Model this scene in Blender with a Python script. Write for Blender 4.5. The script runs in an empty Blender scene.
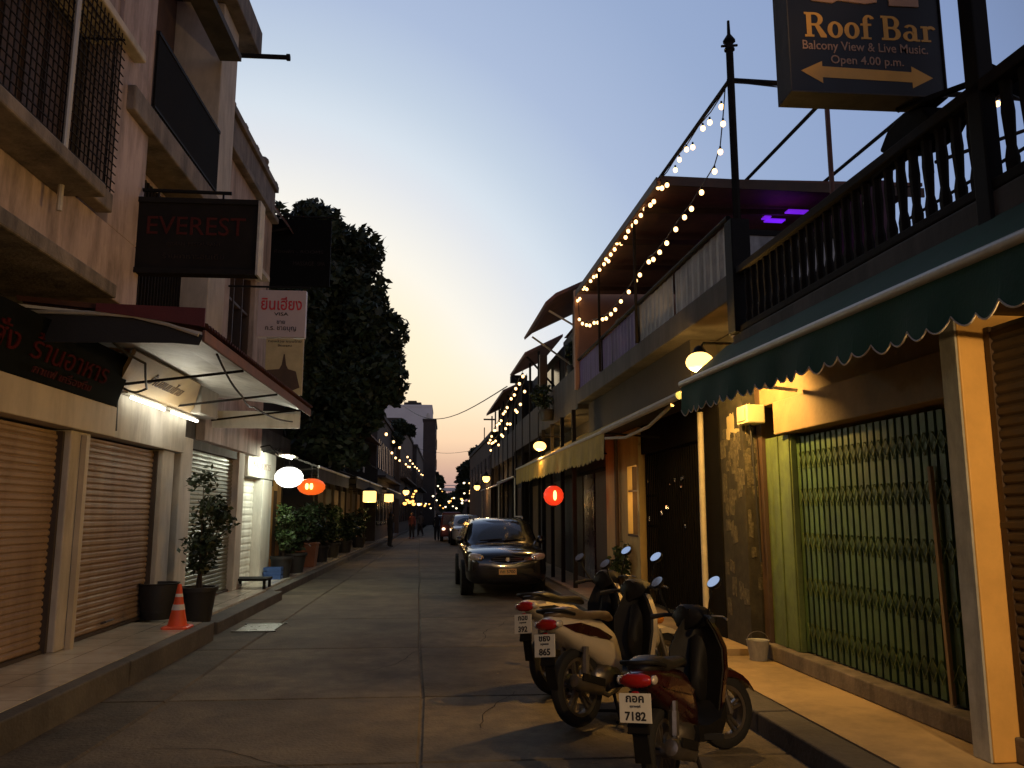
import bpy, math, random
from mathutils import Vector, Matrix, noise
R = math.radians
random.seed(7)
sc = bpy.context.scene
COL = sc.collection
# ------------------------------------------------------------------ camera, sky, sun, exposure
cam = bpy.data.objects.new('camera', bpy.data.cameras.new('camera')); COL.objects.link(cam)
cam.data.sensor_width = 36; cam.data.lens = 812/1024*36
cam.location = (0, 0, 1.75); cam.rotation_euler = (R(90+8.958), 0, R(-4.521))
cam.data.clip_start = .05; cam.data.clip_end = 3000
sc.camera = cam
sc.view_settings.view_transform = 'Standard'; sc.view_settings.look = 'None'
sc.view_settings.exposure = .12; sc.view_settings.gamma = 1

def s2l(c):
    return tuple(((v/255+.055)/1.055)**2.4 if v/255 > .04045 else v/255/12.92 for v in c)

w = bpy.data.worlds.new('World'); sc.world = w; w.use_nodes = True
nt = w.node_tree; N = nt.nodes; L = nt.links
bg = N['Background']
tc = N.new('ShaderNodeTexCoord')
dt = N.new('ShaderNodeVectorMath'); dt.operation = 'DOT_PRODUCT'
dt.inputs[1].default_value = (-math.sin(R(14)), math.cos(R(14)), 0)      # azimuth of the afterglow
L.new(tc.outputs['Generated'], dt.inputs[0])
ac = N.new('ShaderNodeMath'); ac.operation = 'ARCCOSINE'; L.new(dt.outputs['Value'], ac.inputs[0])
dv = N.new('ShaderNodeMath'); dv.operation = 'DIVIDE'; dv.inputs[1].default_value = math.pi; L.new(ac.outputs[0], dv.inputs[0])
def ramp(nodes, pts):
    r = nodes.new('ShaderNodeValToRGB'); e = r.color_ramp.elements
    while len(e) < len(pts): e.new(.5)
    for i, (p, c) in enumerate(pts):
        e[i].position = p; e[i].color = (*c, 1)
    return r
SKY = [(0, (255, 226, 178)), (13, (253, 231, 195)), (16.6, (252, 237, 208)), (20, (245, 240, 228)), (24.8, (219, 223, 229)), (26.8, (210, 220, 230)), (29.9, (190, 204, 221)),
       (34.5, (168, 184, 212)), (42.5, (147, 166, 200)), (54, (130, 150, 190)), (67, (84, 96, 122)), (92, (50, 54, 66)), (120, (56, 62, 78)), (150, (120, 131, 162)), (180, (150, 160, 190))]
r1 = ramp(N, [(d/180, s2l(c)) for d, c in SKY]); L.new(dv.outputs[0], r1.inputs[0])
sp = N.new('ShaderNodeSeparateXYZ'); L.new(tc.outputs['Generated'], sp.inputs[0])
r2 = ramp(N, [(0, s2l((150, 118, 126))), (.03, s2l((183, 143, 136))), (.061, s2l((216, 174, 147))), (.087, s2l((247, 206, 168))), (.125, s2l((251, 222, 184))), (.17, s2l((253, 233, 198)))])
r2f = ramp(N, [(0, (1, 1, 1)), (.1, (.8,)*3), (.2, (0, 0, 0))])
L.new(sp.outputs[2], r2.inputs[0]); L.new(sp.outputs[2], r2f.inputs[0])
mx = N.new('ShaderNodeMix'); mx.data_type = 'RGBA'
L.new(r2f.outputs[0], mx.inputs['Factor']); L.new(r1.outputs[0], mx.inputs['A']); L.new(r2.outputs[0], mx.inputs['B'])
L.new(mx.outputs['Result'], bg.inputs['Color']); bg.inputs['Strength'].default_value = 1.0

sun = bpy.data.objects.new('sun', bpy.data.lights.new('sun', 'SUN')); COL.objects.link(sun)
sun.data.energy = .08; sun.data.angle = R(12); sun.data.color = (1, .72, .5)
sun.rotation_euler = (R(-88), 0, R(9))                                   # just gone, down the street
sc.cycles.max_bounces = 6; sc.cycles.diffuse_bounces = 3; sc.cycles.glossy_bounces = 3
sc.cycles.sample_clamp_indirect = 4; sc.cycles.use_denoising = True
sc.cycles.caustics_reflective = False; sc.cycles.caustics_refractive = False

# ------------------------------------------------------------------ helpers
def ROW(p):           # the right hand row of shops leans 1.95 degrees off the street axis
    x, y, z = p; a = .034; c, s = math.cos(a), math.sin(a)
    return Vector((2.9+(x-2.9)*c-(y-9)*s, 9+(x-2.9)*s+(y-9)*c, z))

APART = {'guide_rail', 'edge_trim', 'frame_edge', 'pillar', 'gate_jamb', 'strut', 'post', 'bracket', 'hanger', 'door_surround', 'pole', 'chrome_bar', 'wiper', 'facade_wall', 'post_brace', 'window_ledge', 'screen_panel', 'roof_edge', 'roof_vent', 'facade_wall', 'hanging_cloth', 'yellow_wall', 'pier'}
class MB:
    def __init__(self, T=None): self.v = []; self.f = []; self.m = []; self.T = T; self.cur = 0; self.marks = []
    def add(self, vs, fs):
        n = len(self.v); self.v += [tuple(p) for p in vs]
        self.f += [tuple(i+n for i in f) for f in fs]; self.m += [self.cur]*len(fs); return self
    def slot(self, i): self.cur = i; return self
    def box(self, x0, x1, y0, y1, z0, z1):
        if x0 > x1: x0, x1 = x1, x0
        if y0 > y1: y0, y1 = y1, y0
        return self.add([(x, y, z) for z in (z0, z1) for y in (y0, y1) for x in (x0, x1)],
                        [(0, 2, 3, 1), (4, 5, 7, 6), (0, 1, 5, 4), (2, 6, 7, 3), (0, 4, 6, 2), (1, 3, 7, 5)])
    def bar(self, a, b, w, h=None, up=(0, 0, 1)):
        h = h or w; a, b = Vector(a), Vector(b); d = (b-a).normalized(); u = Vector(up)
        if abs(d.dot(u)) > .98: u = Vector((1, 0, 0))
        s = d.cross(u).normalized()*w/2; u = s.cross(d).normalized()*h/2
        vs = [p+i*s+j*u for p in (a, b) for i, j in ((-1, -1), (1, -1), (1, 1), (-1, 1))]
        return self.add(vs, [(0, 1, 2, 3), (7, 6, 5, 4), (0, 4, 5, 1), (1, 5, 6, 2), (2, 6, 7, 3), (3, 7, 4, 0)])
    def tube(self, pts, r, n=8, caps=True):
        pts = [Vector(p) for p in pts]; rs = r if isinstance(r, (list, tuple)) else [r]*len(pts)
        rings = []; prev = None
        for i, p in enumerate(pts):
            d = (pts[min(i+1, len(pts)-1)]-pts[max(i-1, 0)]).normalized()
            if prev is None: prev = Vector((0, 0, 1)) if abs(d.z) < .9 else Vector((1, 0, 0))
            s = d.cross(prev).normalized(); u = s.cross(d).normalized(); prev = u
            rings.append([p+(s*math.cos(t)+u*math.sin(t))*rs[i] for t in [2*math.pi*k/n for k in range(n)]])
        return self.loft(rings, caps)
    def loft(self, rings, caps=True, closed=True):
        n = len(rings[0]); vs = [p for r in rings for p in r]; fs = []
        for i in range(len(rings)-1):
            for k in range(n if closed else n-1):
                a, b = i*n+k, i*n+(k+1) % n; fs.append((a, b, b+n, a+n))
        if caps:
            fs.append(tuple(range(n-1, -1, -1))); fs.append(tuple(range((len(rings)-1)*n, len(rings)*n)))
        return self.add(vs, fs)
    def lathe(self, prof, c=(0, 0, 0), n=20, axis='z', caps=True):
        rings = []
        for r, h in prof:
            ring = []
            for k in range(n):
                t = 2*math.pi*k/n; a, b = r*math.cos(t), r*math.sin(t)
                q = (a, b, h) if axis == 'z' else (a, h, b) if axis == 'y' else (h, a, b)
                ring.append((c[0]+q[0], c[1]+q[1], c[2]+q[2]))
            rings.append(ring)
        return self.loft(rings, caps=caps)
    def ball(self, c, r, n=12, m=8):
        rx, ry, rz = r if isinstance(r, (tuple, list)) else (r, r, r)
        rings = []
        for i in range(1, m):
            t = math.pi*i/m; rings.append([(c[0]+rx*math.sin(t)*math.cos(2*math.pi*k/n), c[1]+ry*math.sin(t)*math.sin(2*math.pi*k/n), c[2]-rz*math.cos(t)) for k in range(n)])
        return self.loft(rings)
    def prism(self, poly, plane, a, b):       # poly in a plane ('xz','yz','xy'), pushed from a to b along the third axis
        f = {'xz': lambda p, t: (p[0], t, p[1]), 'yz': lambda p, t: (t, p[0], p[1]), 'xy': lambda p, t: (p[0], p[1], t)}[plane]
        n = len(poly)
        return self.add([f(p, a) for p in poly]+[f(p, b) for p in poly],
                        [tuple(range(n-1, -1, -1)), tuple(range(n, 2*n))]+[(i, (i+1) % n, n+(i+1) % n, n+i) for i in range(n)])
    def text(self, s, o, right, up, width=None, height=None, depth=.006, shear=0, bold=0, align='L'):
        c = bpy.data.curves.new('letters', 'FONT'); c.body = s; c.extrude = .01; c.resolution_u = 3; c.shear = shear; c.offset = bold
        ob = bpy.data.objects.new('letters', c); COL.objects.link(ob)
        bpy.context.view_layer.update()
        me = bpy.data.meshes.new_from_object(ob.evaluated_get(bpy.context.evaluated_depsgraph_get()))
        vs = [v.co.copy() for v in me.vertices]; fs = [tuple(p.vertices) for p in me.polygons]
        bpy.data.objects.remove(ob); bpy.data.curves.remove(c); bpy.data.meshes.remove(me)
        if not vs: return self
        self.marks.append((len(self.v), len(self.f)))
        x0, x1 = min(v.x for v in vs), max(v.x for v in vs); y0, y1 = min(v.y for v in vs), max(v.y for v in vs)
        k = width/(x1-x0) if width else height/(y1-y0); ky = height/(y1-y0) if height else k
        right, up = Vector(right).normalized(), Vector(up).normalized(); nrm = right.cross(up); o = Vector(o)
        xs = {'L': x0, 'C': (x0+x1)/2}[align]
        return self.add([o+right*((v.x-xs)*k)+up*((v.y-y0)*ky)+nrm*(depth if v.z > 0 else -.004) for v in vs], fs)
    def build(self, name, mats, parent=None, smooth=None, bevel=0, sub=0):
        if parent is not None and name in APART and not getattr(self, '_one', 0):
            return pieces(self, name, mats, parent, smooth=smooth, bevel=bevel)[0]
        if parent is not None and len(self.marks) > 1 and self.marks[0] == (0, 0):      # one object for each line of writing
            mk = self.marks+[(len(self.v), len(self.f))]
            for (v0, f0), (v1, f1) in zip(mk, mk[1:]):
                b = MB(self.T); b.v = self.v[v0:v1]; b.f = [tuple(i-v0 for i in f) for f in self.f[f0:f1]]; b.m = [0]*len(b.f); o = b.build(name, mats, parent)
            return o
        vs = [self.T(p) for p in self.v] if self.T else [Vector(p) for p in self.v]
        if parent is not None and not is_local(parent): vs = [v-world_loc(parent) for v in vs]
        me = bpy.data.meshes.new(name); me.from_pydata([tuple(v) for v in vs], [], self.f); me.validate()
        if not isinstance(mats, (list, tuple)): mats = [mats]
        for m_ in mats: me.materials.append(m_)
        if len(mats) > 1: me.polygons.foreach_set('material_index', self.m[:len(me.polygons)])
        import bmesh
        bm = bmesh.new(); bm.from_mesh(me); bmesh.ops.recalc_face_normals(bm, faces=bm.faces[:]); bm.to_mesh(me); bm.free()
        if smooth:
            me.shade_smooth(); me.set_sharp_from_angle(angle=R(smooth))
        o = bpy.data.objects.new(name, me); COL.objects.link(o)
        if parent is not None: o.parent = parent
        if bevel:
            b = o.modifiers.new('bevel', 'BEVEL'); b.width = bevel; b.segments = 2; b.limit_method = 'ANGLE'
        if sub:
            s = o.modifiers.new('sub', 'SUBSURF'); s.levels = sub; s.render_levels = sub
        return o

def pieces(mb, name, mats, parent=None, **kw):
    """every connected piece of the builder becomes an object of its own"""
    par = list(range(len(mb.v)))
    def find(i):
        while par[i] != i: par[i] = par[par[i]]; i = par[i]
        return i
    for f in mb.f:
        for i in f[1:]: par[find(i)] = find(f[0])
    groups = {}
    for f in mb.f: groups.setdefault(find(f[0]), []).append(f)
    out = []
    for fs in groups.values():
        ids = sorted({i for f in fs for i in f}); mp = {i: k for k, i in enumerate(ids)}
        b = MB(mb.T); b._one = 1; b.v = [mb.v[i] for i in ids]; b.f = [tuple(mp[i] for i in f) for f in fs]; b.m = [0]*len(fs)
        out.append(b.build(name, mats, parent, **kw))
    return out
def is_local(o):
    while o is not None:
        if o.get('_local'): return True
        o = o.parent
    return False
def world_loc(o):
    v = Vector((0, 0, 0))
    while o is not None: v += o.location; o = o.parent
    return v
def tag(o, label=None, cat=None, group=None, kind=None):
    if label: o['label'] = label
    if cat: o['category'] = cat
    if group: o['group'] = group
    if kind: o['kind'] = kind
    return o
def thing(name, label, cat, loc=(0, 0, 0), group=None, local=False, rz=0):
    o = bpy.data.objects.new(name, None); COL.objects.link(o); o.location = loc; o.rotation_euler = (0, 0, rz)
    o.empty_display_size = .1
    if local: o['_local'] = 1
    return tag(o, label, cat, group)
def done_local():
    for o in bpy.data.objects:
        if '_local' in o: del o['_local']
def copy_tree(o, parent=None):
    c = o.copy(); COL.objects.link(c); c.parent = parent
    for ch in list(o.children): copy_tree(ch, c)
    return c

# ------------------------------------------------------------------ materials
def mat(name, col, rough=.7, metal=0, var=.18, scale=4, bump=.12, dirt=None, dirt_amt=.5, dirt_scale=1.3, streak=False, spec=.5, col2=None, coat=0):
    m = bpy.data.materials.new(name); m.use_nodes = True; nt = m.node_tree; N, L = nt.nodes, nt.links
    b = N['Principled BSDF']; b.inputs['Roughness'].default_value = rough; b.inputs['Metallic'].default_value = metal
    b.inputs['Specular IOR Level'].default_value = spec
    if coat: b.inputs['Coat Weight'].default_value = coat; b.inputs['Coat Roughness'].default_value = .06
    tc = N.new('ShaderNodeTexCoord')
    n = N.new('ShaderNodeTexNoise'); n.inputs['Scale'].default_value = scale; n.inputs['Detail'].default_value = 8; n.inputs['Roughness'].default_value = .65
    L.new(tc.outputs['Object'], n.inputs['Vector'])
    c2 = col2 or tuple(v*(1+var) for v in col)
    r = ramp(N, [(.3, tuple(v*(1-var) for v in col)), (.7, c2)]); L.new(n.outputs[0], r.inputs[0])
    out = r.outputs[0]
    if dirt:
        mp = N.new('ShaderNodeMapping'); mp.inputs['Scale'].default_value = (1, 1, .22) if streak else (1, 1, 1)
        L.new(tc.outputs['Object'], mp.inputs[0])
        d = N.new('ShaderNodeTexNoise'); d.inputs['Scale'].default_value = dirt_scale*(2.2 if streak else 1); d.inputs['Distortion'].default_value = .15 if streak else 0; d.inputs['Detail'].default_value = 6; d.inputs['Roughness'].default_value = .7
        L.new(mp.outputs[0], d.inputs['Vector'])
        dr = ramp(N, [(.42, (0, 0, 0)), (.68, (dirt_amt,)*3)]); L.new(d.outputs[0], dr.inputs[0])
        mxx = N.new('ShaderNodeMix'); mxx.data_type = 'RGBA'
        L.new(dr.outputs[0], mxx.inputs['Factor']); L.new(out, mxx.inputs['A']); mxx.inputs['B'].default_value = (*dirt, 1); out = mxx.outputs['Result']
    L.new(out, b.inputs['Base Color'])
    if bump:
        bp = N.new('ShaderNodeBump'); bp.inputs['Strength'].default_value = bump; bp.inputs['Distance'].default_value = .02
        n2 = N.new('ShaderNodeTexNoise'); n2.inputs['Scale'].default_value = scale*9; n2.inputs['Detail'].default_value = 5
        L.new(tc.outputs['Object'], n2.inputs['Vector']); L.new(n2.outputs[0], bp.inputs['Height']); L.new(bp.outputs[0], b.inputs['Normal'])
    rr = N.new('ShaderNodeMapRange'); rr.inputs['To Min'].default_value = max(.02, rough-.12); rr.inputs['To Max'].default_value = min(1, rough+.12)
    L.new(n.outputs[0], rr.inputs[0]); L.new(rr.outputs[0], b.inputs['Roughness'])
    return m
def emat(name, col, strength, base=None):
    m = bpy.data.materials.new(name); m.use_nodes = True; b = m.node_tree.nodes['Principled BSDF']
    b.inputs['Base Color'].default_value = (*(base or col), 1); b.inputs['Emission Color'].default_value = (*col, 1)
    b.inputs['Emission Strength'].default_value = strength; b.inputs['Roughness'].default_value = .5
    return m
def lamp(name, loc, watt, col, r=.06, parent=None, spot=None, aim=None):
    d = bpy.data.lights.new(name, 'SPOT' if spot else 'POINT'); d.energy = watt; d.color = col; d.shadow_soft_size = r
    o = bpy.data.objects.new(name, d); COL.objects.link(o)
    o.location = loc
    if parent is not None: o.parent = parent; o.location = Vector(loc)-world_loc(parent)
    if spot:
        d.spot_size = R(spot); d.spot_blend = .6
        o.rotation_euler = (Vector(aim)-Vector(loc)).to_track_quat('-Z', 'Y').to_euler()
    return o

DK = (.012, .011, .010)
M = dict(
    road=mat('road_concrete', (.145, .118, .08), .82, var=.3, scale=3.5, bump=.7, dirt=(.055, .044, .03), dirt_amt=.9, dirt_scale=.7, spec=.3),
    road2=mat('worn_road_concrete', (.17, .14, .095), .82, var=.35, scale=4.5, bump=.7, dirt=(.07, .056, .04), dirt_amt=.9, dirt_scale=1.0, spec=.3),
    road3=mat('stained_road_concrete', (.118, .096, .066), .8, var=.35, scale=3, bump=.7, dirt=(.04, .032, .022), dirt_amt=1, dirt_scale=.9, spec=.3),
    flatblack=mat('flat_black', (.009, .008, .007), .95, var=.3, spec=.08), signmatte=mat('matte_black_sign', (.006, .006, .006), .9, var=.2, bump=0, spec=.08),  # the first is a flat near-black with hardly any sheen
    ground=mat('earth', (.08, .075, .07), .9),
    kerb=mat('kerb_concrete', (.1, .09, .075), .85, var=.3, scale=3, bump=.4, dirt=(.04, .035, .03), dirt_amt=.8),
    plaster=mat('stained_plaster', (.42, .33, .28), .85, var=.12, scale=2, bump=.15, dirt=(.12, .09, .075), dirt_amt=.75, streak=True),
    plaster_pale=mat('pale_plaster', (.5, .46, .4), .85, var=.14, scale=1.6, dirt=(.16, .14, .12), dirt_amt=.5, streak=True),
    pinkwall=mat('pink_plaster', (.44, .35, .33), .85, var=.14, scale=2, dirt=(.12, .095, .085), dirt_amt=.85, streak=True),
    conc=mat('weathered_concrete', (.2, .17, .145), .9, var=.3, scale=3, bump=.35, dirt=(.05, .045, .04), dirt_amt=.85, streak=True),
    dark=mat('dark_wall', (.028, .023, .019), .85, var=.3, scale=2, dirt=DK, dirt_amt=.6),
    darkgrey=mat('dark_grey_wall', (.075, .068, .062), .85, var=.3, scale=2, dirt=(.02, .018, .016), dirt_amt=.8, streak=True),
    black=mat('black_paint', (.011, .0105, .01), .75, var=.3, bump=.03, spec=.2),
    iron=mat('rusty_iron', (.018, .015, .013), .85, 0, var=.4, scale=8, spec=.15),
    shut=mat('brown_shutter_steel', (.31, .215, .14), .55, .0, var=.12, scale=2, bump=.05, dirt=(.13, .08, .05), dirt_amt=.6, streak=True),
    shutgreen=mat('green_shutter_steel', (.2, .22, .17), .5, .2, var=.15, scale=2, dirt=(.06, .06, .05), dirt_amt=.6, streak=True),
    shutdark=mat('dark_shutter_steel', (.06, .045, .035), .6, .2, var=.2, scale=2),
    cream=mat('cream_paint', (.5, .42, .3), .6, var=.14, scale=1.6, bump=.05, dirt=(.2, .15, .1), dirt_amt=.35, streak=True),
    white=mat('white_paint', (.72, .7, .64), .5, var=.06, scale=2, bump=.04, dirt=(.3, .28, .22), dirt_amt=.5, streak=True),
    greywhite=mat('peeling_white_paint', (.42, .42, .4), .7, var=.2, scale=6, dirt=(.1, .1, .1), dirt_amt=.8, streak=True),
    rust=mat('red_brown_roof_sheet', (.16, .07, .05), .7, var=.3, scale=4, dirt=(.05, .03, .025), dirt_amt=.6),
    red=mat('dark_red_board', (.09, .012, .012), .6, var=.2),
    orange=mat('orange_paint', (.62, .33, .09), .6, var=.08, scale=2, bump=.05, dirt=(.3, .15, .05), dirt_amt=.4, streak=True),
    yellow=mat('ochre_wall', (.5, .36, .14), .75, var=.12, scale=2, dirt=(.2, .12, .05), dirt_amt=.5, streak=True),
    green=mat('green_gate_paint', (.125, .18, .055), .5, .1, var=.3, scale=7, bump=.1, dirt=(.05, .06, .02), dirt_amt=.7, streak=True),
    greendk=mat('dark_green_gate_paint', (.06, .12, .045), .5, .1, var=.3, scale=7, dirt=(.02, .035, .015), dirt_amt=.7, streak=True),
    canvas=mat('green_canvas', (.008, .062, .034), .85, var=.15, scale=5, bump=.1, dirt=(.006, .03, .018), dirt_amt=.5),
    canvasy=mat('mustard_canvas', (.5, .33, .06), .85, var=.15, scale=5, bump=.1, dirt=(.2, .12, .03), dirt_amt=.5, streak=True),
    piping=mat('pale_awning_piping', (.55, .5, .4), .7),
    alu=mat('dull_aluminium', (.5, .47, .4), .5, .4, var=.15),
    brownwood=mat('brown_wood', (.075, .043, .025), .65, var=.3, scale=5, dirt=(.04, .025, .015), dirt_amt=.6, streak=True),
    tan=mat('tan_board', (.3, .2, .1), .7, var=.15, scale=3, dirt=(.12, .08, .04), dirt_amt=.6),
    purple=mat('purple_panel', (.16, .11, .26), .7, var=.2, scale=3, dirt=(.06, .05, .09), dirt_amt=.7, streak=True),
    peach=mat('peach_wall', (.42, .24, .16), .8, var=.12),
    pot=mat('black_plastic_pot', (.02, .02, .02), .6), terra=mat('terracotta', (.3, .13, .07), .8),
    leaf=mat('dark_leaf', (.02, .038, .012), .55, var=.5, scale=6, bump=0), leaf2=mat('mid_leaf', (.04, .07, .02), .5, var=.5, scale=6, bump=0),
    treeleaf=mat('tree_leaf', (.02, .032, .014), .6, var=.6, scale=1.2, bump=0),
    bark=mat('bark', (.06, .045, .03), .9, bump=.5, scale=8),
    rubber=mat('tyre_rubber', (.01, .0095, .009), .8, var=.3), chrome=mat('chrome', (.6, .58, .55), .18, 1, var=.05, bump=0),
    steel=mat('dull_steel', (.22, .2, .18), .4, .9, var=.2), mirror=mat('mirror_glass', (.85, .87, .9), .04, 1, var=.01, bump=0),
    carpaint=mat('black_car_paint', (.006, .006, .007), .2, 0, var=.1, bump=0, coat=1), glass=mat('dark_glass', (.012, .014, .016), .06, 0, var=.1, bump=0, spec=.8),
    plastic=mat('black_plastic', (.007, .0065, .006), .6, var=.3, scale=10, bump=.08, spec=.25),
    darkred=mat('dark_red_paint', (.03, .003, .003), .28, var=.1, bump=0, coat=.8), cyclewhite=mat('ivory_paint', (.55, .47, .34), .3, var=.06, bump=0, coat=.6),
    seat=mat('seat_vinyl', (.016, .014, .012), .45, var=.2, scale=14, bump=.15), seatbrown=mat('tan_seat_vinyl', (.14, .1, .06), .4, var=.2, scale=14, bump=.15),
    redlens=mat('red_lens', (.3, .012, .01), .15, var=.1, bump=0), lens=mat('clear_lens', (.55, .5, .42), .12, .3, var=.3, scale=30, bump=.1), amber=mat('amber_lens', (.6, .2, .02), .15, bump=0),
    plate=mat('white_number_plate', (.72, .7, .6), .5, var=.06), plateyel=mat('yellow_number_plate', (.85, .52, .17), .5, var=.08), ink=mat('black_ink', (.015, .014, .012), .6, bump=0),
    cone=mat('cone_orange', (.8, .1, .03), .5, var=.1), band=mat('reflective_band', (.75, .72, .68), .4),
    signblack=mat('black_sign_face', (.008, .0075, .0075), .55, var=.2, bump=0), maroon=mat('maroon_letters', (.065, .017, .016), .9, bump=0, spec=.08), dimgrey=mat('faded_letters', (.034, .027, .025), .9, bump=0, spec=.08),
    signwhite=mat('white_sign_face', (.5, .42, .41), .5, var=.05, bump=0), signred=mat('red_letters', (.5, .02, .03), .5, bump=0), signcream=mat('yellowed_and_lit_paper', (.46, .38, .2), .6, var=.15, scale=6),
    gold=mat('gold_letters', (.72, .36, .05), .5, var=.1, bump=0), copper=mat('copper_letters', (.42, .24, .14), .5, bump=0),
    poster=mat('torn_paper', (.11, .095, .06), .9, var=.7, scale=22, dirt=(.03, .025, .02), dirt_amt=.9, dirt_scale=14), posterwall=mat('pasted_pillar', (.035, .031, .022), .9, var=.6, scale=9, dirt=(.02, .018, .014), dirt_amt=.8, dirt_scale=6),
    boxcream=mat('cream_meter_box', (.6, .52, .32), .5, var=.05), cable=mat('black_cable', (.012, .011, .01), .6),
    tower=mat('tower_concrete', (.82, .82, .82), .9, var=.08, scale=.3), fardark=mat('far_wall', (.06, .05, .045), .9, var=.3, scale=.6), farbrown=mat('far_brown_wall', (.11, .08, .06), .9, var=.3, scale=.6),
    tile=None, skin=mat('skin', (.3, .17, .11), .6, bump=0), cloth_dark=mat('dark_clothes', (.02, .02, .025), .9), cloth_grey=mat('grey_shirt', (.08, .075, .075), .9), hair=mat('black_hair', (.01, .009, .008), .6),
    bulb=emat('warm_bulb', (1, .56, .22), 4.5), tube=emat('fluorescent_tube', (1, .97, .8), 9), floodE=emat('sodium_lens', (1, .56, .15), 3.4), warmwin=emat('lit_window', (1, .6, .2), 1.3),
    lanw=emat('white_lantern', (1, .97, .88), 2.6), lano=emat('orange_lantern', (1, .13, .012), .8, (.6, .1, .02)), lanr=emat('red_lantern', (1, .05, .012), .72, (.6, .05, .02)), core=emat('lantern_core', (1, .62, .2), 3),
    purpleE=emat('purple_strip', (.24, .02, 1), .55), boxlamp=emat('yellow_box_lamp', (1, .6, .17), 2.2), farlamp=emat('far_lamp', (1, .8, .5), 3), farorange=emat('far_orange_lamp', (1, .45, .1), 3), tail=emat('tail_light', (1, .05, .02), 1.2),
)
# glazed pavement tile, 0.6 m, with joints
def tile_mat():
    m = mat('pale_floor_tile', (.62, .57, .46), .2, var=.1, scale=1.5, bump=.03, dirt=(.24, .2, .15), dirt_amt=.6, dirt_scale=1.1)
    nt = m.node_tree; N, L = nt.nodes, nt.links; b = N['Principled BSDF']
    src = b.inputs['Base Color'].links[0].from_socket
    br = N.new('ShaderNodeTexBrick'); br.offset = 0; br.inputs['Scale'].default_value = 1; br.inputs['Brick Width'].default_value = .55; br.inputs['Row Height'].default_value = .55
    br.inputs['Mortar Size'].default_value = .006; br.inputs['Color1'].default_value = (1, 1, 1, 1); br.inputs['Color2'].default_value = (.93, .93, .92, 1); br.inputs['Mortar'].default_value = (.35, .33, .3, 1)
    tc = N.new('ShaderNodeTexCoord'); L.new(tc.outputs['Object'], br.inputs['Vector'])
    mm = N.new('ShaderNodeMix'); mm.data_type = 'RGBA'; mm.blend_type = 'MULTIPLY'; mm.inputs['Factor'].default_value = 1
    L.new(src, mm.inputs['A']); L.new(br.outputs['Color'], mm.inputs['B']); L.new(mm.outputs['Result'], b.inputs['Base Color'])
    return m
M['tile'] = tile_mat()
M['tiler'] = mat('worn_pavement', (.46, .33, .17), .7, var=.12, scale=1.5, bump=.15, dirt=(.14, .11, .07), dirt_amt=.7, dirt_scale=1.2)

def struct(mb, name, m, bevel=0, smooth=None): return tag(mb.build(name, m, None, smooth, bevel), kind='structure')

# ------------------------------------------------------------------ ground, road, pavements
struct(MB().add([(-900, -60, -.05), (900, -60, -.05), (900, 1500, -.05), (-900, 1500, -.05)], [(0, 1, 2, 3)]), 'ground', M['ground'])
def road():
    ys = [-4, 2.1, 4.2, 6.12, 8.2, 11.1, 14.1, 18.2, 22.5, 27, 32, 38, 45, 53, 62, 72, 84, 100, 120, 145]
    def split(vals, g):
        out = []
        for i, v in enumerate(vals):
            out += [(v, 0)] if i in (0, len(vals)-1) else [(v-g*1.6, 0), (v-g*.5, -.02), (v+g*.5, -.02), (v+g*1.6, 0)]
        return out
    xs = split([-3.9, -2.62, -.02, 3.3], .015); yy = split(ys, .014)
    vs = []
    for y, dy in yy:
        for x, dx in xs:
            seam = -.034*(y-2) if -1 < x < 1 else 0
            vs.append((x+seam+.02*math.sin(y*.9) * (abs(x) < 3), y, min(dx, dy)))
    n = len(xs); fs = [(j*n+i, j*n+i+1, (j+1)*n+i+1, (j+1)*n+i) for j in range(len(yy)-1) for i in range(n-1)]
    b = MB().add(vs, fs); rn = random.Random(4); tone = {}
    for k in range(len(fs)):
        j, i = divmod(k, n-1); key = (j//3, i//3); b.m[k] = tone.setdefault(key, rn.choice([0, 0, 1, 2]) if i//3 else rn.choice([2, 2, 0]))
    struct(b, 'road', [M['road'], M['road2'], M['road3']])
road()
struct(MB().box(-4.9, -3.36, -4, 11.9, -.04, .25), 'sidewalk', M['tile'])
struct(MB().box(-3.358, -3.2, -4, 5.2, -.04, .245).box(-3.36, -3.2, 5.22, 8.9, -.04, .25).box(-3.362, -3.195, 8.92, 11.92, -.04, .246), 'kerb', M['kerb'], .015)
struct(MB().box(-5, -3.62, 11.95, 17.2, -.04, .2).box(-5.2, -3.72, 17.23, 130, -.04, .2), 'sidewalk', M['tile'])
struct(MB().box(-3.617, -3.3, 12.5, 17.2, -.04, .17).box(-3.717, -3.5, 17.22, 30, -.04, .16).box(-3.717, -3.5, 30.03, 130, -.04, .16), 'kerb', M['kerb'], .015)
struct(MB(ROW).box(2.72, 4.2, -4, 9.15, -.04, .17).box(2.72, 4.2, 9.17, 130, -.04, .24), 'sidewalk', M['tiler'])
struct(MB(ROW).box(2.42, 2.718, -4, 4.4, -.04, .166).box(2.425, 2.718, 4.42, 6.7, -.04, .162).box(2.42, 2.718, 6.72, 9.15, -.04, .166).box(2.42, 2.718, 9.17, 130, -.04, .2), 'kerb', M['kerb'], .015)
tag(MB().box(-3.1, -2.55, 12.7, 13.5, .002, .012).box(-3.15, -2.5, 12.65, 12.7, .002, .016).box(-3.15, -2.5, 13.5, 13.55, .002, .016).build('drain_cover', mat('wet_iron_plate', (.06, .056, .046), .3, var=.4, scale=9, bump=.3)),
    'wet shiny metal drain cover by the left kerb past the traffic cone', 'drain cover')

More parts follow.
